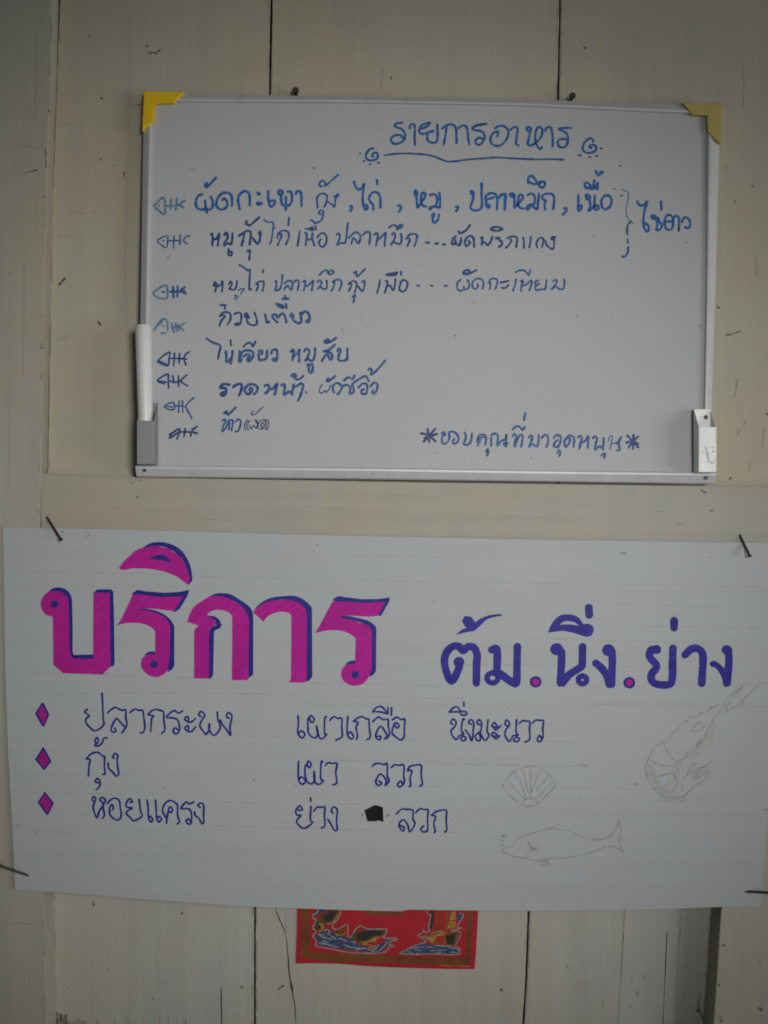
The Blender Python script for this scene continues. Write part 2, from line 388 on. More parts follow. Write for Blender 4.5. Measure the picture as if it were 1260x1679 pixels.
BOARD_TEXT = """
# line1 heading  origin 580 180
B title 580 180 26 bright
480 127 430 132 405 152 425 172 470 188 500 220 508 262 490 305 440 332 395 332 368 302 380 270 420 248 465 252 492 285
553 182 560 152 585 142 602 160 604 210 602 280 606 348
748 128 700 138 665 160 655 185 690 178 730 158 752 130
655 185 645 210 660 232 700 236 745 218 785 208
732 232 724 270 735 305 775 325 810 318 826 290 828 220 824 145
872 185 905 160 950 143 985 152 1008 185 1012 240 1015 325
915 172 908 230 898 290 886 345
1035 180 1060 160 1090 155 1115 175 1125 230 1130 290 1140 340
1260 150 1215 155 1170 180 1190 200 1230 205 1275 222 1290 270 1270 320 1235 345 1205 330 1205 295 1240 275 1275 290
192 380 160 388 132 420 120 460 135 488 175 498 220 488 240 455 232 425 205 425 185 445 190 460
B title 790 180 26 bright
-60 150 45 138
135 180 170 160 215 160 255 190 265 235 240 300 195 345 145 355 98 330 88 285 110 235 145 215 165 222 155 258
285 195 315 172 345 172 355 200 345 270 340 330 362 350
452 208 445 180 465 170 485 185 480 210 455 210 478 215 465 280 455 330 470 352 505 342 550 310 590 255 598 195 575 170 545 185 530 240 530 300 545 350 575 385 595 370
625 205 645 175 670 168 690 195 700 270 700 360
880 178 820 178 760 188 790 205 830 225 850 270 845 330 815 368 770 365 748 325 765 295 810 285 845 300
1100 310 1085 285 1055 285 1015 320 995 370 1010 410 1060 425 1110 410 1130 380 1115 350 1080 345 1060 365 1080 375
B rule 580 180 22 mid
308 447 380 437 480 430 600 432 720 442 800 462 870 490 920 507 1000 507 1120 490 1260 480 1400 470 1600 480 1800 488 1950 485 2065 492
B dot 580 180 22 dark
62 430 68 431
100 505 108 506
162 535 168 536
242 521 250 522
B dot 790 180 22 dark
960 447 975 446
1060 465 1068 466
1130 455 1138 454
1172 381 1182 381
B fish1 240 270 24 light
75 405 110 370 155 330 180 335 185 400 180 490 130 455 90 425
122 402 126 408
195 405 260 408 340 395
245 340 240 440
302 330 290 445
380 352 345 375 330 395 350 410 368 425
B line1 240 270 30 bright
580 190 585 215 600 218 640 180 685 130
598 180 590 205
548 292 510 310 490 360 495 415 530 440 585 440 630 440 655 410 655 360 638 320
580 355 585 410 598 470
750 350 760 335 785 345 800 380 785 425 735 440 695 410 695 350 730 295 780 275 825 285 845 330 845 405
920 435 910 390 905 350 910 310 945 270 985 262 1015 290 1020 340 1020 400
1095 275 1120 288 1100 290
1100 395 1095 375 1140 382 1115 392
B line1 430 270 30 bright
62 265 62 340 75 400 100 410 125 380 120 355 85 355 70 375
160 280 165 255 190 255 205 285 180 295 160 280 185 300 190 350 200 395 240 405 280 385 295 330 285 270 255 265
235 320 235 380 235 440
335 285 345 262 375 265 388 310 388 405
B line1 430 270 22 bright
590 212 565 205 570 175 600 158 622 180 620 210 680 160 750 97
545 425 545 380 540 330 570 290 610 285 640 310 635 360 615 415
640 365 665 375 690 395 715 415 720 360 735 300 755 292 740 315 710 310
580 490 560 475 575 450 600 455 600 500 580 550 520 575 505 555 480 545
B line1 430 270 28 bright
870 410 885 410 885 430 870 455
905 168 920 215 950 245 985 225 1003 185 995 260 990 340 1000 410 1020 445 1040 420 1025 395 1005 410
1130 152 1135 195
1095 440 1090 390 1070 370 1055 345 1055 320 1080 280 1115 268 1150 290 1165 345 1165 420
B line1 620 270 28 bright
200 405 220 402 228 425 210 462
368 255 362 290 380 305 385 270 368 258 380 320 385 370 390 420 420 385 455 330 468 285 445 275 428 300 422 360 440 400 478 412
515 300 540 290 570 300 585 345 570 400 535 415 508 425 515 440 550 410 590 420 610 415 612 340 605 280
535 500 550 480 555 500 540 515 545 570 575 560 595 530 600 490
768 415 788 415 785 440 770 455
920 290 915 262 935 265 945 285 925 295 940 300 930 360 912 410 925 440 970 450 1015 430 1025 380 1020 300 1022 185
1090 415 1075 390 1100 400 1085 425 1065 400 1070 345 1100 335 1140 320
1055 340 1065 305 1110 280 1155 290 1175 340 1170 440
1195 325 1215 295 1245 295 1250 340 1245 435
B line1 820 270 28 bright
0 320 30 290 60 300 55 370 48 440
105 305 100 285 130 285 145 310 115 315 105 305 135 320 145 370 145 425 185 380 225 330 222 300 195 300 180 340 180 390 200 425 230 430
275 300 300 285 335 300 345 350 330 395 290 395 262 425 280 440 310 400 350 430 370 435 378 360 385 285
445 440 440 390 450 355 425 340 415 320 440 290 490 285 525 300 535 350 525 435
280 180 280 130 310 108 340 135 365 180 330 190 290 170
370 180 420 165 445 185 430 220 400 220 375 190 400 180
635 430 655 430 655 455 620 490
772 300 772 380 770 450 795 440 805 405 780 400
850 330 845 300 870 300 890 320 860 340 850 330 880 345 890 400 875 455 920 415 960 400 970 435 940 445 930 400 935 305
1030 305 1000 350 1005 415 1040 440 1085 410 1100 350 1075 305 1030 305
835 205 840 180 870 180 890 210 865 235 835 220 880 230 910 240 925 190 930 155
925 240 955 200 965 175 960 240
945 65 970 105 1015 72 985 75
B dot 820 270 16 dark
1190 305 1205 305
1120 235 1130 236
1180 10 1190 12
B brace 980 290 14 light
240 130 280 140 305 165 300 240 282 320 290 385 320 430 350 455
B brace 980 290 24 mid
330 440 300 470 292 520 295 565
298 615 300 650
302 690 298 740 275 780 248 785
B egg 980 290 27 bright
390 240 410 275 450 280 490 240 470 310 455 390 455 470 475 530 500 530 505 490 480 460 460 465
625 245 630 320
545 415 530 390 555 380 580 400 560 412 545 405 580 420 590 470 580 520 610 520 635 480 610 440 598 400
700 440 680 440 665 470 680 515 730 515 745 450 735 390 695 375 665 410 655 460
690 440 730 440
745 420 760 390 785 385 805 420 800 530
835 440 850 405 880 400 910 440 910 490 880 505 860 490
B fish2 240 350 18 mid
195 222 150 240 112 270 150 310 185 335
215 222 208 330
230 268 330 265
275 225 270 340
335 212 333 305
430 220 390 230 370 260 380 285 405 298
165 267 172 269
B line2 240 350 26 dark
640 205 650 200 655 240 650 315
655 250 690 250 720 195 712 260 705 318
770 210 785 190 800 200 798 245 770 290 770 315 800 290 830 305 845 270 850 195
812 350 808 385 815 410 838 410 840 375 815 380
990 75 980 105 1005 110 1020 118 1060 85 1112 38
915 220 950 195 1000 170 1030 190 1025 250 1018 305
965 190 955 260 938 315
1045 240 1070 270 1100 300 1120 250 1125 175 1110 200
995 375 1020 365 1018 410 1014 452
B line2 240 350 20 mid
1160 62 1190 85 1250 92 1245 180 1235 250 1218 300
B dot 240 350 16 dark
1270 140 1270 145
B line2 430 350 24 mid
265 42 262 80 258 118
150 240 160 200 200 170 245 175 265 200 258 250 235 305
158 205 195 210 175 260 155 312
370 175 362 240 350 318
425 195 440 195 438 240 430 310
440 255 480 255 495 215 500 190 498 250 515 315
430 150 470 150 495 135 500 165 470 158
525 125 530 160
545 235 575 200 610 195 635 230 630 290 595 330 565 305 565 270 580 255
735 210 755 195 765 230 755 270 738 310 780 290 815 290 830 240 838 150 845 95
855 240 895 200 930 185 965 210 965 260 945 295 920 260 895 245 880 300
990 215 1020 185 1055 185 1065 225 1055 300
1105 210 1125 190 1140 215 1130 270 1122 315
1140 260 1175 230 1215 190 1212 250 1205 320
B line2 620 360 24 mid
110 80 145 55 180 65 200 90 235 70 245 55 215 55 190 100
140 150 155 130 170 155 160 200 125 255 150 225 190 235 220 240 235 190 228 140
280 190 310 150 350 140 385 155 380 200 360 262
300 180 315 200 290 260
B line2 620 360 26 dark
470 226 500 228
562 237 588 236
640 245 660 246
795 115 805 135 845 120 880 90 905 55
765 165 735 195 730 240 770 240 800 255 815 220 818 185
760 200 768 240
870 265 855 230 870 185 905 160 940 180 945 230 948 265
895 210 905 235 870 262
1015 180 1030 180 1025 230 1020 250
1025 215 1055 230 1080 250 1110 215 1125 170
1110 95 1140 75 1185 75 1225 95 1190 108 1140 108 1112 95
1165 185 1195 180 1195 200 1220 220 1215 255 1190 268
B line2 780 360 22 dark
310 185 350 168 400 170 410 200 400 270
345 195 350 215 320 260 300 275
470 180 478 230 475 280
545 170 540 220 530 275
610 275 600 240 615 195 645 178 670 200 655 270
690 210 700 250 740 285 765 288 775 230 770 170 745 185 760 200 785 170
B fish3 240 430 22 light
190 225 150 240 110 270 75 295 80 325 110 345 145 355 205 355 210 300 205 230
B dot 240 430 22 dark
160 291 175 292
B fish3 240 430 26 mid
235 290 380 285
265 240 270 345
310 240 308 340
380 245 340 275 350 290 390 310
B line3 240 430 22 dark
660 230 675 195 690 215 665 240 700 210 685 260 680 290
690 240 730 225 755 190 740 190 755 200 745 290
815 220 830 190 845 215 820 260 825 265 870 270 890 230 893 180
920 28 960 50 1000 80 1022 75 1018 160 1015 270 1035 260
1152 78 1148 105
1080 215 1110 190 1150 190 1158 220 1145 280
1090 215 1105 225 1085 278
B line3 240 430 14 dark
905 275 950 260 965 265 945 290 930 315
872 325 885 325 870 360
905 330 890 370
B line3 430 430 22 mid
130 190 140 185 140 240 128 275 175 265 195 200 200 125
220 210 250 185 285 185 300 215 285 275 255 230 230 250 218 270
305 200 335 180 360 185 362 220 350 275
405 190 425 180 425 220 410 280
425 240 460 225 505 180 498 230 490 275
545 195 570 175 585 200 575 230 545 265 570 245 600 260 630 262 640 220 635 180
695 195 740 170 780 185 780 225 760 280
695 195 715 210 685 280
565 125 600 90 640 80 655 115 690 115 705 90 680 80 655 100
B line3 430 430 22 dark
905 105 930 90 925 110 940 138 975 105 1012 70
850 215 890 185 925 195 930 240 912 295
860 210 880 220 855 282
950 240 985 285 1005 245 1010 185 985 195
890 345 915 320 910 350 900 392
1160 175 1150 240 1130 305
B line3 600 430 24 dark
195 185 215 190 205 240 190 298
205 240 240 230 260 270 275 270 288 220 292 170
200 125 240 110 290 108 310 95 290 125 215 128
345 92 350 125
340 200 370 175 405 190 410 230 385 280 345 285 330 250 345 215
506 230 525 232
642 230 658 231
780 232 798 233
960 100 985 78 1020 85 1010 115 970 115 960 100 1010 112 1090 78
B line3 600 430 21 mid
935 172 905 200 900 250 925 280 965 270 1000 262 1020 230 1010 180 1000 178
965 240 970 265
1085 265 1055 250 1050 200 1085 165 1135 165 1160 200 1150 260
1100 215 1105 240 1085 262
B line3 740 430 21 mid
370 205 385 170 420 160 455 175 450 220 435 265
375 190 390 205 380 265
610 280 630 220 638 165
685 190 705 175 705 200 690 240 690 285
700 235 745 215 785 180 795 195 785 240 770 275
860 180 830 190 830 220 870 210 830 240 840 275 890 265 925 265 935 220 938 175
1000 190 1030 170 1040 200 1000 250 990 265 1030 240 1060 260 1100 265 1115 220 1115 170
635 100 670 80 720 82 750 110 765 125 780 78
B line3 740 430 22 dark
485 200 520 195 570 180 530 190 490 200
500 250 530 255 565 225
B fish4 240 490 22 light
80 305 110 260 150 210 190 200 210 240 212 310
150 338 190 335
250 240 270 325
290 240 300 320
320 250 325 310
250 285 300 270 330 280 370 310
375 240 330 275
160 268 172 268
110 265 160 225
B line4 240 490 24 dark
735 62 785 60
775 80 775 100
725 170 750 140 800 130 828 150 830 200 800 252
740 160 775 170 740 215 722 265
870 150 905 135 935 150 935 200 920 250 875 255 890 240 925 245
970 150 995 145 1000 170 970 165 985 185 1025 180 1000 190 995 225 1030 255 1080 255 1090 210 1065 135
1175 165 1190 230 1215 225
B line5 240 490 24 dark
595 388 620 410 670 435 730 460 720 520 708 590
830 405 835 458
960 470 990 440 1030 435 1050 470 1075 420
780 520 785 560 790 620
845 515 845 570 830 640
B line4 430 480 28 mid
205 60 260 58
225 30 230 50
140 110 200 125 210 145 150 128 205 150
235 112 240 150
30 215 40 260 50 295 72 285
150 290 110 250 105 220 140 215 155 245 180 215 205 205 225 230 240 290
290 205 280 235 310 225 300 245 320 280 360 298 385 290 385 240 375 190 390 210 415 185 450 195 470 240 465 285 435 285 450 265
B line5 330 540 28 mid
245 220 250 260 250 320 275 305 305 265 310 215
380 215 375 280 380 320 400 300 385 275 410 220 460 205 510 225 510 270 470 315 455 295 480 260 460 245 420 265
570 215 600 210 600 240 565 245 570 275 575 300 610 300 645 280 650 210
690 235 705 205 740 200 750 240 745 300 715 310 705 295 735 285
885 220 905 200 915 225 905 270 900 305
910 265 945 240 970 200 965 250 965 320
1015 220 1030 195 1055 195 1065 225 1045 280 1025 310 1050 290 1080 310 1105 300 1120 250 1122 190
1045 355 1060 340 1060 390 1070 425 1095 415 1098 345 1075 350
B line5 440 550 28 mid
555 60 580 40 605 55 580 72 560 65 610 65 668 25
545 155 600 140 655 92
530 250 560 200 585 190 600 220 610 240 630 220 625 180 600 165 560 160
685 150 700 130 715 150 700 180 695 245 770 240 780 190 780 130
B line6 440 550 26 mid
230 400 245 380 270 385 270 410 250 400 275 430 310 430 345 400
580 450 585 425 605 430 590 455 625 430 660 400
650 560 635 520 650 480 690 470 725 500 715 540 685 580
745 445 790 410 830 430 850 395
735 500 775 485 800 500 810 530 800 570 840 560 840 520 830 480 880 440 950 400 975 415 990 450
890 510 930 475 970 480 975 530 960 575 920 570 920 540 940 530
1010 500 1040 465 1075 480 1070 530 1045 575 1025 560 1035 540
985 340 1005 325 1020 345 1010 385 1050 360 1100 310 1150 250
B line6 440 550 14 dark
530 485 505 530 510 565 540 560 555 540 570 560 600 530 615 490
370 550 378 570
B fish5 240 560 20 dark
120 185 175 135 235 105 225 160 218 235 160 225 110 195 150 200 200 225
235 165 330 168 400 172
280 115 270 240
328 118 325 210
425 100 395 120 372 160 380 200 392 230
B fish6 240 560 22 dark
175 415 112 385 160 345 215 320 218 380 220 455
115 390 195 400
220 385 280 400 330 390
262 338 272 405
318 340 320 438
400 330 350 375 350 400 405 435
B line6 340 600 32 dark
220 185 160 180 130 215 180 220 185 260 170 290 140 285 145 265 175 260
260 205 300 180 340 185 335 240 315 290
B line6 340 600 30 mid
415 240 430 215 445 240 420 270 390 275 370 235 400 190 450 180 495 210 490 250 465 275
570 195 595 185 610 210 600 250 570 275 610 235 650 220 690 175 680 220 665 280
730 190 755 180 765 210 755 285 800 255 830 260 850 215 850 180 835 280
880 200 920 175 945 190 935 240 915 300 895 340
B fish7 250 640 18 mid
118 158 160 130 205 118 218 145 215 185 170 190 118 165
120 155 200 165
218 150 330 160
265 100 258 220
298 105 300 215
410 72 360 115 332 160 360 220 390 282
B fish8 250 640 22 navy
170 470 200 420 265 380 262 430 245 475
170 435 230 400
185 465 220 440 260 410
270 410 360 410 440 420
325 378 312 455
440 355 390 400 378 450
395 380 400 410 440 425
B line7 250 640 26 dark
710 225 730 205 740 240 780 210 820 170
B line7 250 640 22 mid
690 300 710 285 720 310 700 350 690 405 730 360 755 290 760 340 755 385
750 300 780 290 795 310 780 395
820 310 845 285 870 300 865 350 845 400 820 405
B line7 250 640 13 navy
1090 165 1060 190 1020 230 985 240 975 220 1000 205
940 288 915 320 908 360 918 390
945 310 950 315
1075 385 1100 360 1095 320 1070 330
1095 290 1140 300 1145 340 1130 385
1012 290 1025 320
960 370 985 380
945 385 930 350 945 310 965 300
955 340 975 375 1000 345 1025 375 1035 330 1030 290
1050 380 1040 335 1065 300 1105 295 1120 330 1115 385
1062 345 1080 350 1070 385
B thanks 680 670 27 navy
128 200 140 270 145 330
205 200 140 270 90 325
65 242 140 265 205 320
220 250 140 275 100 290
B thanks 680 670 25 mid
270 240 290 230 300 260 275 270 275 340 320 335 345 280 340 235 390 230 430 270 430 320 395 345 375 330 390 300
495 235 505 290 485 350 535 350 560 300 565 245
625 365 620 310 640 265 680 255 705 290 695 355
640 330 650 290 680 280
755 365 755 300 760 260 790 245 820 265 820 310 815 365 850 320 895 300 905 250 900 310 905 375 880 345 920 340
720 400 705 425 730 415 715 460
965 205 1000 175 1035 180 1065 210 1085 180
1090 45 1078 110
965 275 980 250 1000 270 990 320 985 375 1010 310 1040 260 1065 270 1060 320 1050 375
1125 285 1145 262 1160 285 1140 340 1125 375 1160 350 1205 375 1220 320 1222 260
B thanks 850 670 25 mid
230 290 260 260 290 270 295 320 280 375
350 290 375 262 415 270 415 330 385 380 350 365 365 330 390 310
385 435 400 410 415 430 405 465
470 380 455 330 480 285 510 300 500 345 475 370
470 300 500 265 545 280 550 330 545 375
590 280 615 268 625 300 610 350 600 400 620 340 660 320 690 270 690 330 685 385
735 290 760 275 775 300 760 360 755 405 800 370 830 385 840 340 840 280 835 400
820 460 845 440 855 455 845 485
970 410 1000 405 990 340 1015 275 985 330 960 340
B thanks 850 670 13 mid
885 320 905 270 930 275 920 320 905 400
920 345 970 335
B thanks 850 670 25 dark
1075 265 1125 320 1180 380
1135 260 1130 320 1130 395
1180 275 1125 325 1085 385
1065 335 1125 320 1180 345
B dot 850 670 12 faint
125 488 132 490
B dot 680 670 12 faint
200 432 208 434
1145 485 1155 488
490 515 495 516
"""

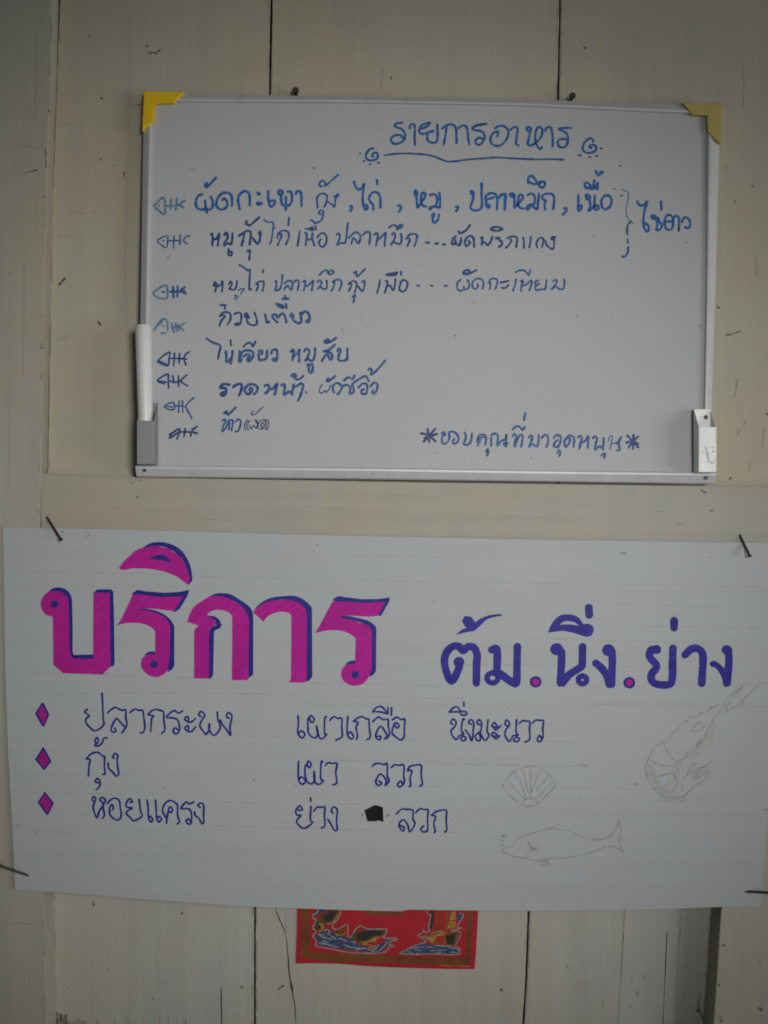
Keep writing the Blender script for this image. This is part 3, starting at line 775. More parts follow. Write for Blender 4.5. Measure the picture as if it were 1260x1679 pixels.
SIGN_TEXT = """
B ruled 0 0 1.3 ruled 1
50 937 200 940 330 945 500 949 655 953 900 957 1250 962
50 1103 300 1111 420 1117 655 1123 720 1125
700 1052 760 1054
860 1046 1000 1050 1200 1058
700 1088 900 1091 1150 1096
40 1139 300 1136 600 1142 760 1146
260 1204 400 1207 560 1212 750 1214 950 1217
960 1155 1260 1158
480 1287 720 1290
340 1354 430 1356 640 1362 780 1366
350 1314 440 1318 600 1319
700 1252 960 1257
40 1300 200 1302
900 1292 1100 1294
1000 990 1200 996
1050 1026 1250 1030
480 1245 720 1249
560 910 900 918
30 1355 120 1368
P headline_shadow 50 870 navyink 4
105 412 150 378 195 373 240 390 268 430 275 480 278 650 278 790 285 815 412 812 412 846 270 845 240 800 240 440 180 400
408 415 440 385 530 385 545 400 550 600 553 870 540 893 522 890 515 410
665 415 703 388 760 398 880 408 970 402 1042 388 1030 430 985 505 965 525 938 535 930 520 955 500 985 450 860 456 690 434
715 510 780 515 850 535 900 565 930 600 945 635 945 880 935 905 900 930 905 880 915 640 890 590 830 550 770 528 715 525
748 815 770 798 800 792 825 795 822 815 800 830
735 112 790 82 850 75 920 88 985 125 1030 185 1055 250 1064 325 1045 350 1038 355 1030 300 1010 220 960 155 900 115 830 102
P headline_shadow 340 930 navyink 4
5 198 50 175 100 170 170 185 240 230 290 275 303 340 302 705 270 730 272 340 250 290 210 245 140 208 70 192
0 318 40 320 80 345 95 380 85 398 50 415 45 440 40 700 20 735 8 728 12 430 25 395 62 378 55 350 25 330
302 285 340 245 400 208 470 192 550 186 610 200 660 235 688 275 690 720 665 748 650 745 655 330 640 280 600 240 550 217 490 212 410 225 345 255
820 215 860 188 920 198 1020 210 1120 208 1198 198 1192 230 1140 320 1112 316 1135 262 1140 242 1030 252 900 246
878 315 940 322 1020 340 1080 365 1110 405 1108 670 1095 700 1065 722 1075 650 1078 430 1050 385 980 355 885 338
905 640 930 618 975 610 972 635 940 650
P headline 50 870 magenta 4
148 565 105 555 75 515 70 470 90 425 130 400 170 397 210 408 238 435 252 480 255 650 257 790 280 840 412 840 414 420 430 408 520 408 524 700 528 890 475 944 215 935 152 880
568 622 600 575 640 490 672 420 700 418 860 437 1000 432 985 460 945 525 900 523 800 512 720 510 715 520 780 528 850 550 900 590 918 640 915 800 905 900 880 940 830 963 780 950 740 915 725 875 735 835 770 812 820 812 820 660 795 635 740 612 680 605 620 608
582 245 620 195 680 140 740 112 830 100 910 118 975 165 1020 230 1045 310 1035 357 1000 330 960 300 880 268 780 250 680 247 605 258
P headline 340 930 magenta 4
-130 360 -115 310 -70 245 0 200 70 190 140 205 210 245 255 295 275 350 272 600 268 740 170 742 163 735 165 500 165 320 140 295 80 280 25 290 0 313 25 330 50 345 62 372 20 400 12 430 10 730 -85 730 -85 430 -75 400 -55 385 -100 368
300 295 350 250 420 222 500 212 560 220 610 240 645 280 655 330 652 750 620 757 535 756 550 730 553 500 553 320 540 300 490 292 430 305 390 330 370 358 340 330
708 432 740 380 790 285 825 222 900 228 1020 235 1165 228 1150 260 1120 318 1060 325 980 320 880 315 885 335 960 350 1040 375 1075 420 1080 500 1078 650 1060 720 1020 765 970 778 920 765 885 730 880 690 895 655 930 635 970 635 975 470 950 445 890 420 820 413 760 420
P headline_dot 50 870 navyink 4
778 185 820 165 860 158 895 172 930 212 890 200 830 190
B headline_dot 50 870 46 navyink 4
159 483 161 483
811 878 813 878
B headline_dot 340 930 48 navyink 4
971 706 973 706
P heading2 700 970 bluink 4
192 283 230 250 290 228 340 185 400 158 440 150 490 147 495 158 440 168 400 180 350 225 310 258 270 265 215 278
795 270 810 230 840 185 880 155 940 150 990 165 1030 215 1060 210 1090 225 1098 255 1080 290 1050 297 1010 285 950 268 880 258 - 870 217 900 198 940 195 975 205 1000 225 940 215
B heading2 700 970 68 bluink 4
267 190 269 190 285 215
211 462 213 462
B heading2 700 970 50 bluink 4
210 465 212 500 162 588 120 490 125 410 168 362 212 360 240 388 272 362 312 370 332 420 328 470 326 600
428 382 458 372 463 400 463 470 461 520
480 535 530 575 575 603 590 590 593 480 595 362
885 395 885 450 883 500 880 605 935 545 1005 500 1020 480 1022 420 1023 362
1214 390 1218 450 1216 520 1212 608
1110 470 1150 505 1180 550 1198 608
1064 105 1066 153
B heading2 700 970 36 bluink 4
432 532 462 548 465 580 432 600 400 582 402 548 430 532
1022 552 1046 566 1046 592 1022 605 998 592 998 566 1022 552
B heading2 700 970 78 bluink 4
850 378 856 378
1190 384 1194 384
B heading2 700 970 74 bluink 4
714 592 716 592
B heading2 945 970 76 bluink 4
347 598 349 598
B heading2 945 970 50 bluink 4
643 190 643 238
530 382 492 382 484 430 530 490 494 545 505 595 560 612 618 605 632 560 633 480 636 372
715 415 755 378 798 374 830 408 832 480 828 540 824 602
1000 385 1003 450 998 520 992 600
B heading2 945 970 40 bluink 4
898 475 915 478 950 510 975 560 985 605
B heading2 945 970 62 bluink 4
525 380 528 380
984 382 988 382
B heading2_dot 700 970 44 magenta 4
714 592 716 592
B heading2_dot 945 970 44 magenta 4
347 598 349 598
P bullet_rim 40 1120 navyink 6
107 300 175 190 195 200 248 310 200 425 180 430
P bullet_rim 40 1210 navyink 6
107 212 185 90 198 100 270 230 205 312 190 315
132 635 203 525 292 640 238 755 220 757
P bullet 40 1120 plum 6
128 300 177 215 228 310 192 408
P bullet 40 1210 plum 6
128 212 187 118 248 230 196 295
154 636 204 552 270 642 230 735
B list1 40 1120 19 navyink
620 260 595 285 640 320 615 345 605 380 640 430 700 470 780 415 778 350 772 200 766 100
822 295 850 265 895 240 930 255 970 268 1000 262 1000 340 1012 410 985 460 960 490
890 445 905 470 875 482 855 460 870 410 910 348 950 390 995 435
1040 292 1065 270 1095 255 1130 270 1165 270 1180 360 1188 440 1170 485 1145 490
B list1 200 1130 19 navyink
258 250 300 210 345 200 385 212 412 225 415 310 425 400 395 432
262 252 315 265 295 290 285 415
595 215 560 235 510 212 440 275 500 282 550 305 568 370 560 420 530 440 505 410 525 380 545 395
650 310 625 305 620 285 645 270 660 290 650 322 690 320 725 290
650 410 625 395 625 375 650 360 660 385 650 415 690 415 725 372
785 270 758 258 778 220 810 240 812 270 785 310 770 365 800 410 828 445 860 400 862 335 862 400 910 455 970 380 945 290 942 228
1055 285 1030 268 1048 232 1082 255 1080 300 1065 370 1072 455 1040 410 1000 360 968 305
B list1 40 1120 19 navyink
710 590 695 570 715 535 730 560 720 590 695 615 730 620 765 590 785 545 815 540
B list2 40 1210 19 navyink
610 205 650 215 640 260 632 375
615 205 655 160 720 140 770 175 790 185 790 270 795 350 775 358
885 200 872 185 895 152 922 175 915 205 920 280 930 350 905 375 870 335 830 295 828 250
730 440 698 430 715 400 740 415 748 450 735 485 710 505
B list3 40 1210 19 navyink
690 625 670 610 680 580 705 595 690 640 680 690 715 785 740 720 785 650 800 610 765 585 745 610 775 640 780 700 790 760 770 790
820 645 850 610 890 592 935 615 945 680 955 770 915 808 850 765 840 700 860 655 880 685 865 710
1045 635 1065 625 1040 598 1005 640 1010 680 1065 690 1030 710 1005 740 1050 790 1080 815 1160 770 1145 720 1132 605
B list3 220 1270 19 navyink
130 250 140 330 142 420 165 465 185 440 160 412 145 430
212 250 218 330 222 420 245 465 272 440 245 412 225 430
320 480 325 430 335 370 365 372 380 345 358 318 340 350 325 430 290 380 282 340 310 280 360 255 405 275 430 310 430 400 448 465 425 485
590 270 540 290 512 270 462 335 520 335 555 350 568 410 560 480 530 485 515 455 535 435 550 455
655 325 630 305 655 280 685 300 685 400 685 480 660 470 640 430 600 400 598 365
B list1 470 1140 19 navyink
114 200 118 280 112 370 155 420 182 385 150 350 125 370
245 265 230 230 240 200 275 235 250 268 215 220 212 300 220 375 275 420 310 380 295 295 310 380 345 430 395 385 375 370 378 230 395 210
430 245 465 210 505 228 545 228 545 310 550 400 525 425 490 440
605 210 598 290 600 385 635 430 660 405 630 360 605 385
660 255 700 225 745 210 780 230 810 240 815 310 825 390 820 420 795 435
665 258 705 265 685 320 700 390 692 430
850 260 880 230 910 215 950 240 1000 238 1002 300 1015 370 1000 410 965 430 990 395 930 305 890 360 880 410 912 440 930 405 895 405
1040 245 1085 215 1130 240 1165 235 1160 330 1160 400 1125 440 1065 400 1040 370 1055 300 1080 270 1110 300 1090 322 1070 300
850 165 880 125 930 110 970 145 995 180 930 165 855 160
1000 120 1000 180
1035 122 1032 195
B list1 710 1140 19 navyink
160 165 200 125 240 115 275 155 330 165 330 190 285 195 260 165 165 165
305 65 307 105
195 285 175 270 200 235 230 265 215 310 180 350 195 400 230 435 265 395 305 378 282 345 295 240 312 240
300 400 328 422 303 450 275 425 300 400
380 285 352 270 375 238 402 270 398 350 385 450 360 395 320 340
465 290 435 275 452 240 482 275 472 350 455 365 415 405 448 450 470 430 462 370 515 445 555 385 535 360 545 240
610 310 580 305 605 270 640 315 600 315 625 340 670 300
605 400 578 400 600 365 640 400 600 405 625 430 660 398
730 300 710 280 728 240 755 285 720 340 712 395 755 455 790 400 840 390 820 360 825 240
825 410 855 430 825 458 795 440 825 410
850 278 885 250 920 255 955 260 952 340 955 430 910 460
980 275 1015 245 1060 248 1090 250 1082 330 1085 410 1055 455 1028 440 1050 395 1068 420
B list2 470 1230 17 navyink 5.25
105 95 102 170 105 255 135 295 165 265 130 230 108 255
200 150 180 125 188 95 215 125 195 150 165 125 160 200 175 265 210 290 242 262 238 178 242 262 275 295 318 265 295 240 300 105 312 100
335 132 360 108 395 115 435 115 425 190 435 265 425 290 400 298
738 140 770 115 805 115 840 125 868 118 868 220 885 265 850 305 860 260 810 205 770 265 790 305 820 285 795 265
905 148 935 125 970 132 1010 130 1010 220 1015 280 975 318 958 295 985 265 1000 290
1040 178 1065 140 1110 130 1160 130 1160 210 1170 290 1150 308
1045 175 1080 180 1065 240 1070 300 1058 315
B list3 470 1300 13 navyink 4.2
85 120 110 115 92 88 65 125 75 155 100 155 70 200 120 245 180 205 165 185 170 95
166 35 168 58
188 128 210 100 240 100 265 98 262 150 265 225 242 242
320 140 310 120 325 98 350 118 345 190 350 250 330 258 310 220 285 182
758 145 795 112 830 115 870 120 872 180 885 215 850 268 835 220 805 185 775 220 800 265 812 240 785 225
890 138 920 110 950 115 975 118 972 180 972 255 945 270 925 250 945 228
998 155 1030 130 1070 120 1102 122 1100 190 1105 250 1090 270
1000 155 1028 165 1015 210 1025 260 1018 275
P hole 570 1300 black 12.6
345 355 420 325 560 252 590 252 730 295 738 420 745 605 700 590 640 572 580 590 410 592 380 480
B hole_mark 570 1300 34 faint 12.6
305 470 320 440
815 490 830 455 870 455
B shrimp 1030 1110 60 shade 5.478
190 800 230 900 290 990 350 1050
460 780 430 850 450 930
560 700 640 650 690 580
560 860 640 850 720 840
300 1090 400 1110 500 1090
B shrimp 1030 1110 34 shade 5.478
740 560 760 500 790 420
900 300 960 280 1040 230
940 160 1000 110
340 590 420 510 480 450
600 920 660 880 720 850
560 800 600 780
640 640 740 610
B shrimp 1030 1110 8 pencil 5.478
510 410 420 480 330 570 250 630 205 690 175 760 160 830 175 910 230 1000 320 1075 400 1085 490 1075 560 1020 620 965 680 935
325 570 340 640 380 710 430 755
190 735 260 780 340 800 425 805
170 885 250 893 330 880 400 850
245 1000 320 985 380 945
320 1075 380 1050 420 1010 440 970
490 970 490 1020
510 405 525 385 530 405 580 345 590 365 640 340 665 315 670 330 740 290 830 240
745 265 745 290
565 488 590 450 640 415 685 420 680 450 640 485 565 488
840 320 780 360 750 430 700 520 640 600 590 680 540 720
870 290 930 210 1000 120 1050 60
880 310 960 270 1040 200 1140 100 1200 65 1250 50
820 320 900 190 960 140 1030 80
500 930 540 860 560 810
540 850 580 800 620 780
600 900 640 840 720 790
610 910 680 880 740 840
680 930 720 890 740 860
620 820 700 800 750 755
660 870 720 860
B shrimp 1030 1110 20 pencil 5.478
560 690 510 730 450 760 440 810 415 850 420 900 450 950
60 965 90 965
B shrimp 1030 1110 14 pencil 5.478
690 560 715 480
620 610 650 570
1010 105 970 160
1235 1190 1245 1195
B shell 800 1240 8 pencil 5.25
130 250 170 190 225 130 300 98 380 85 450 105 520 150 560 205 580 255 510 335 430 410 360 430 290 415 230 370 150 290 128 250
300 415 320 375 370 362 410 370 428 395
165 205 240 285 315 370
225 135 290 240 325 350
298 110 330 220 345 300
375 95 370 220 368 350
460 120 410 220 380 310
395 255 380 300
520 175 470 240
445 255 425 300
545 230 480 300 418 370
775 75 865 78
795 360 805 362
B fish_sketch 800 1240 34 shade 5.25
1060 680 1090 650
390 800 430 785
440 910 500 920
B fish_sketch 800 1240 8 pencil 5.25
130 810 160 785 215 770 250 720 320 685 410 655 520 625 620 632 720 650 800 685 870 710 950 718 1030 700 1080 660 1110 620 1135 550
1135 550 1148 640 1135 740 1165 830 1110 785 1040 775 970 800 880 830 780 855 680 872 560 880 480 892 400 898 320 880 220 860 150 835 130 815
520 625 570 605 620 582
345 740 368 770 362 815 330 865
375 780 400 795 430 775
420 900 455 920 490 940
450 895 480 910 500 935
490 890 530 930
1060 690 1090 660
B fish_sketch 800 1240 22 pencil 5.25
390 805 430 800
125 688 150 685
B fish_sketch 800 1240 16 pencil 5.25
120 725 135 728
120 765 130 768
"""

POSTER_TEXT = """
P poster_band 484 1486 brown 7
65 25 165 30 175 520 500 545 900 560 1260 570 1260 650 900 650 450 640 70 590
800 55 1100 60 1250 60 1240 110 1100 110 900 100 810 90
P poster_band 640 1486 brown 8.4
0 690 1040 695 1055 70 1140 70 1105 835 700 810 0 790
P poster_wave 484 1486 sea 7
270 30 350 35 345 70 300 75 250 110 215 130 210 100 265 70
215 340 300 300 380 260 430 300 520 330 600 360 660 400 720 430 820 460 930 450 1000 420 1060 380 1150 385 1080 420 1040 480 960 530 800 520 640 510 480 480 300 455 250 430 270 390
P poster_wave 640 1486 sea 8.4
150 640 300 560 420 520 530 515 600 540 780 555 900 565 950 590 945 655 700 650 400 655 200 650
500 65 570 62 590 120 560 200 545 330 580 330 600 200 605 65
920 95 1000 90 990 130 960 200 920 195
P poster_fish 484 1486 olive 7
230 230 240 190 280 120 320 80 400 50 500 35 495 80 460 150 420 190 360 220 320 260 250 290
430 290 480 280 590 225 600 310 540 330 470 340
630 370 680 310 740 240 770 230 830 270 1020 270 1030 300 1000 350 900 370 840 400 740 420 660 410
P poster_ship 640 1486 rust 8.4
640 65 820 62 800 180 780 330 640 330 620 250
420 410 470 380 570 390 760 330 950 355 940 450 880 545 700 530 560 510 480 470
P poster_gold 484 1486 gold 7
270 195 320 190 335 240 315 270 290 300 265 290 310 250
350 200 420 185 470 120 510 60 500 110 450 180 380 215
450 310 540 320 590 295 580 320 480 340
760 410 840 400 900 360 990 345 940 380 920 430 880 450 780 440
840 470 930 440 930 460 850 490
P poster_gold 640 1486 gold 8.4
830 75 900 65 905 180 820 200
800 215 905 205 905 295 790 310
490 430 600 420 740 400 760 360 740 360 640 385 620 400 500 420 560 500 600 505 640 430
P poster_red 484 1486 redprint 7
500 290 580 240 595 300 540 300
700 300 750 250 780 250 760 290
860 410 920 405 920 440 800 440
P poster_red 640 1486 redprint 8.4
660 70 760 68 770 200 760 330 660 330 640 200
640 430 740 420 740 515 620 490
P poster_dark 484 1486 darkprint 7
700 330 780 290 900 285 1010 285 980 330 880 345 820 385 720 390
330 120 400 80 470 65 440 130 360 180
250 220 290 215 300 245 270 260
P poster_dark 640 1486 darkprint 8.4
770 400 940 365 900 400 880 530 780 520
570 70 605 70 600 180 575 320 550 320
B poster_outline 484 1486 14 cream 7
270 30 255 70 205 100 215 140 240 150 225 200 205 250 240 290 205 340 240 380 235 430 260 460 420 490 560 520 700 535 900 540 1000 535 1060 500 1090 460 1140 465 1080 430 1110 395 1170 385 1150 365 1080 370 1010 355
520 35 520 90 490 150 440 200 430 250 490 265 600 210 605 330 640 350 680 290 740 225 830 260 1000 262 1050 262 1040 320 1000 355
B poster_outline 640 1486 15 cream 8.4
500 65 520 100 560 130 540 200 550 240 520 270 540 300 530 345 470 355 450 310 440 370 380 400 440 440 490 490 400 520 300 560 200 610 130 645 300 660 600 655 800 665 950 660
960 100 1010 110 980 180 950 220 930 290 990 300 840 330 960 350 960 420 920 500 890 540 960 590 960 655
B poster_white 484 1486 15 cream 7
260 320 300 330 340 320
330 280 370 265 395 300 370 320
300 350 360 365 420 380
270 420 340 430 420 450 480 470
320 400 380 410
400 330 430 350 470 380
500 370 540 375 590 400
650 410 690 405 680 440
560 440 640 470 760 480
700 500 800 480 860 500 930 480 960 440
880 520 960 510 1030 450 1060 400
990 480 1020 460
B poster_white 640 1486 14 cream 8.4
280 580 400 565 470 560
510 560 590 565
350 600 420 610
560 610 680 605 760 600
600 535 700 545 860 550
800 570 900 580 950 610
850 630 940 640
440 425 520 435 560 450
570 370 640 350 720 345
240 620 300 640
640 640 700 630
B poster_imprint 640 1486 12 gold 8.4
710 815 850 822
890 818 1000 822 1120 828
"""

def bbox(loops):
    xs = [p[0] for l in loops for p in l]; ys = [p[1] for l in loops for p in l]
    return min(xs), min(ys), max(xs), max(ys)
def clusters(items, gap):
    """items: (kind, width, colour, loops); grouped where their boxes come closer than gap photo pixels"""
    groups = []
    for it in items:
        x0, y0, x1, y1 = bbox(it[3]); h = it[1]/2
        b = [x0-h, y0-h, x1+h, y1+h]; g = [it]
        merged = True
        while merged:
            merged = False
            for o in groups:
                q = o[0]
                if b[0] - gap[0] < q[2] and q[0] < b[2] + gap[0] and b[1] - gap[1] < q[3] and q[1] < b[3] + gap[1]:
                    b = [min(b[0], q[0]), min(b[1], q[1]), max(b[2], q[2]), max(b[3], q[3])]
                    g = o[1] + g; groups.remove(o); merged = True; break
        groups.append((b, g))
    return sorted(groups, key=lambda t: t[0][0])
def draw(blocks, name, depth, part_name, parent, lift=1e-4, label=None, wob=0.10, gap=None):
    """writing of one block; with gap given, every word (or letter) becomes a part of its own"""
    items = [(kind, wd, colr, loops) for kind, nm, wd, colr, cur in blocks if nm == name for loops in cur]
    gs = clusters(items, gap) if gap else [(None, items)]
    out = []
    for b, g in gs:
        mb = MB(); mats = []; extra = 0
        for kind, wd, colr, loops in g:
            if M[colr] not in mats: mats.append(M[colr])
            mi = mats.index(M[colr])
            if kind == 'B': stroke(mb, loops[0], wd, depth, lift, mi, wob)
            else: patch(mb, loops, depth, lift + extra, mi); extra += 6e-6
        o = mb.build(part_name, mats, parent)
        if label: o['label'] = label
        out.append((b, o))
    return out

# ------------------------------------------------------------------ the plank wall
UP, FR, LOW = 0.0, 0.018, -0.011       # depth of upper planks, of posts and rail, of lower planks
wall = empty('plank_wall', (0, 0.03, 0.25), 'cream painted wooden plank wall with dark gaps, a rail and raised posts behind the signs', 'wall')
def edge(line, step=14, jit=0.35):
    """px polyline -> finer polyline with a slightly uneven, hand planed edge"""
    out = []
    for (x0, y0), (x1, y1) in zip(line, line[1:]):
        n = max(1, int(math.hypot(x1-x0, y1-y0) / step))
        for i in range(n):
            t = i / n
            out.append((x0+(x1-x0)*t + random.uniform(-jit, jit), y0+(y1-y0)*t))
    out.append(line[-1]); return out
def plank(left, right, front, back, mat, name='plank', jit=0.35, marks=(), horizontal=False):
    """board between a left and a right pixel polyline (both top to bottom), seen at its front depth"""
    mb = MB()
    outline = edge(left, jit=jit) + edge(right, jit=jit)[::-1]
    f = [P(x, y, front) for x, y in outline]
    b = [Vector((p.x, -back, p.z)) for p in f]
    mb.prism(f, b)
    for pts, wdt, mi in marks:
        stroke(mb, pts, wdt, lambda x, y: front, 8e-5, mi, 0.35)
    rg = random.Random(len(wall.children))
    for line, sg_ in ((left, 1), (right, -1)):
        ys0, ys1 = max(line[0][1], 0), min(line[-1][1], 1690)
        if not 0 < line[0][0] < 1260 or ys1 < ys0: continue
        y = ys0
        while y < ys1:
            ln = rg.uniform(8, 60); k = rg.random()
            if k < 0.55:
                xx = lambda t: next(a[0] + (b[0]-a[0])*(t-a[1])/((b[1]-a[1]) or 1) for a, b in zip(line, line[1:]) if a[1] <= t <= b[1] + 1e-6) if t < line[-1][1] else line[-1][0]
                o_ = rg.uniform(1.2, 3.2) * sg_
                stroke(mb, [(xx(y) + o_, y), (xx(y+ln*0.5) + o_*0.7, y + ln*0.5), (xx(y+ln) + o_, y + ln)], rg.uniform(0.8, 2.0), lambda x, y_: front, 6e-5, 2, 0.5)
            y += ln + rg.uniform(4, 40)
    return mb.build(name, [mat, M['mark'], M['mark_soft'], M['crack']], wall, bevel=0.0008)
mb = MB(); mb.box((-1.0, 0.0275, 0.25), (1.0, 0.04, 2.6)); mb.build('backing_board', M['backing'], wall)
ytop, ybot = -420, 2300
# upper planks
plank([(98, ytop), (98.6, 0), (94.2, 110), (92.2, 170), (86, 330), (82.6, 480), (78.8, 800), (78, 860)],
      [(443, ytop), (443, 0), (441, 150), (441, 860)], UP, UP-0.012, M['wood'], jit=0.5, marks=[
      ([(246, 87), (252, 86), (256, 87)], 3, 1), ([(260, 84), (263, 82)], 2.2, 1), ([(241, 75), (243, 76)], 2.5, 1),
      ([(166, 162), (168, 161)], 2.5, 1), ([(98, 466), (101, 463), (106, 457)], 4.2, 1), ([(162, 528), (165, 533)], 4.5, 1),
      ([(146, 57), (147, 59)], 1.8, 1), ([(203, 283), (205, 290)], 2.2, 1), ([(213, 20), (214, 150), (209, 260), (206, 400), (207, 540)], 0.7, 2),
      ([(100, 206), (108, 203), (118, 202)], 1.2, 2), ([(92, 560), (105, 553), (125, 540)], 1.2, 2), ([(96, 388), (106, 387), (122, 388)], 1.3, 2),
      ([(165, 260), (166, 262)], 2, 1), ([(115, 344), (140, 350), (158, 345)], 1.2, 2), ([(185, 272), (190, 270)], 2, 2),
      ([(224, 171), (232, 172)], 1.2, 1)])
plank([(446.5, ytop), (447, 0), (444.5, 150), (444.5, 860)], [(917, ytop), (917.5, 0), (914, 160), (914, 860)], UP-0.0004, UP-0.0124, M['wood'], jit=0.4,
      marks=[([(642, 128), (643, 126)], 2.2, 1), ([(627, 110), (626, 150)], 0.9, 2), ([(483, 142), (478, 150), (476, 152)], 2.2, 2)])
plank([(920, ytop), (920, 0), (917, 160), (917, 860)], [(1340, ytop), (1340, 860)], UP-0.001, UP-0.013, M['wood'], jit=0.3, marks=[
      ([(1192, 549), (1200, 548), (1214, 543)], 2.2, 1), ([(1258, 679), (1262, 678)], 3, 1), ([(1210, 620), (1207, 640), (1204, 652)], 2.2, 2),
      ([(957, 78), (960, 79)], 2.4, 1), ([(1178, 504), (1180, 505)], 3.5, 1), ([(1219, 108), (1220, 140), (1219, 175)], 1.2, 2), ([(1233, 303), (1235, 305)], 2, 1),
      ([(1212, 705), (1211, 712)], 2, 2), ([(1222, 690), (1220, 700)], 2, 2), ([(1230, 760), (1228, 775)], 1.6, 2), ([(1250, 735), (1254, 700)], 1.6, 2),
      ([(1197, 785), (1199, 783)], 2.5, 1), ([(1205, 330), (1207, 332)], 2, 1), ([(1190, 270), (1191, 285)], 1.2, 2), ([(1240, 420), (1241, 450)], 1.2, 2)])
plank([(1344, ytop), (1344, 860)], [(1720, ytop), (1720, 860)], UP, UP-0.012, M['wood'])
# lower planks
plank([(87.4, 870), (88.4, 1460), (88.9, 1560), (89.4, 1690), (90, ybot)], [(416.5, 870), (416.5, 1690), (416, ybot)], LOW, LOW-0.012, M['wood_low'], jit=0.4, marks=[
      ([(298, 1497), (300, 1498)], 2.4, 1), ([(396, 1617), (397, 1619)], 3, 1), ([(250, 1637), (252, 1638)], 2.2, 1), ([(176, 1589), (178, 1590)], 2, 1),
      ([(363, 1620), (364, 1690)], 1.5, 3), ([(153, 1480), (154, 1484)], 3, 1), ([(270, 1610), (271, 1615)], 1.6, 2),
      ] + [([(90 + i*2.4 + random.uniform(-1, 1), 1652 + i*1.1 + random.uniform(0, 14)), (90 + i*2.4, 1672 + random.uniform(0, 6)), (91 + i*2.4, 1700)], random.uniform(1.2, 3.2), 1 if i < 9 else 2) for i in range(22)]
        + [([(x, 1664 + random.uniform(0, 9)), (x + random.uniform(-1, 1), 1700)], random.uniform(1, 2.4), 2) for x in (160, 188, 207, 211, 236, 262, 276, 291, 300, 305)])
plank([(419.5, 870), (419.5, 1690), (419.5, ybot)], [(865, 870), (865.5, 1494), (862, 1600), (856, 1690), (850, ybot)], LOW-0.0006, LOW-0.0126, M['wood_low'], jit=0.35, marks=[
      ([(451, 1488), (459, 1508), (468, 1530), (472, 1560), (475, 1600), (478, 1620), (484, 1650), (486, 1690)], 1.4, 3),
      ([(473, 1585), (476, 1605), (480, 1625)], 2.6, 3), ([(458, 1621), (461, 1619), (464, 1617)], 2.8, 1), ([(468, 1490), (470, 1530)], 1.0, 2),
      ([(822, 1622), (823, 1624)], 3.2, 1), ([(750, 1650), (752, 1652)], 2, 2)])
plank([(868.5, 870), (868.5, 1494), (865, 1600), (859, 1690), (853, ybot)], [(1200, 870), (1200, ybot)], LOW, LOW-0.012, M['wood_low'], jit=0.35, marks=[
      ([(1025, 1490), (1021, 1550), (1016, 1640), (1013, 1690)], 1.7, 2), ([(1023, 1530), (1019, 1600)], 1.2, 3), ([(1094, 1530), (1091, 1600), (1087, 1690)], 1.3, 3),
      ([(1117, 1490), (1114, 1540), (1110, 1620), (1108, 1690)], 1.3, 2), ([(1116, 1520), (1115, 1542)], 2.4, 2), ([(1034, 1600), (1037, 1608)], 2, 2),
      ([(1045, 1625), (1046, 1635)], 2, 2), ([(1056, 1600), (1057, 1608)], 1.6, 2), ([(1150, 1630), (1146, 1650), (1160, 1690)], 1.4, 3), ([(1143, 1656), (1145, 1658)], 3, 1),
      ([(990, 1640), (988, 1655)], 1.6, 2), ([(930, 1580), (933, 1590)], 1.5, 2)])
# posts
plank([(-640, ytop), (-640, ybot)], [(87, ytop), (86, 0), (84, 110), (79, 240), (73, 480), (67.5, 790), (66, 860), (68, 1100), (73, 1470), (75, 1560), (77, 1690), (80, ybot)], FR, LOW-0.012, M['wood_post'], 'post', jit=0.25, marks=[
      ([(43, 284), (48, 282), (62, 279)], 1.6, 1), ([(80, 181), (82, 183)], 3, 1), ([(75, 245), (76, 275)], 1.4, 1), ([(73, 322), (75, 323)], 2, 1),
      ([(14, 446), (19, 450)], 2, 2), ([(68, 570), (70, 572)], 2.2, 1), ([(30, 236), (44, 240), (62, 243)], 1.4, 2), ([(20, 1515), (35, 1514), (52, 1515)], 1.6, 2), ([(60, 60), (58, 200)], 1, 2),
      ([(40, 430), (38, 620)], 1, 2), ([(15, 640), (14, 800)], 1, 2)])
plank([(1184, 905), (1183.5, 1486), (1180, 1530), (1176, 1600), (1169, 1690), (1160, ybot)], [(1900, 905), (1900, ybot)], FR, LOW-0.012, M['wood_post'], 'post', jit=0.3, marks=[
      ([(1186, 1549), (1187, 1550)], 3, 1), ([(1246, 1653), (1250, 1657)], 3.2, 1), ([(1180, 1665), (1184, 1672), (1182, 1676)], 2, 1), ([(1246, 1578), (1248, 1580)], 3.5, 2),
      ([(1210, 1615), (1211, 1625)], 1.6, 2), ([(1179, 1615), (1181, 1618)], 2, 1)])
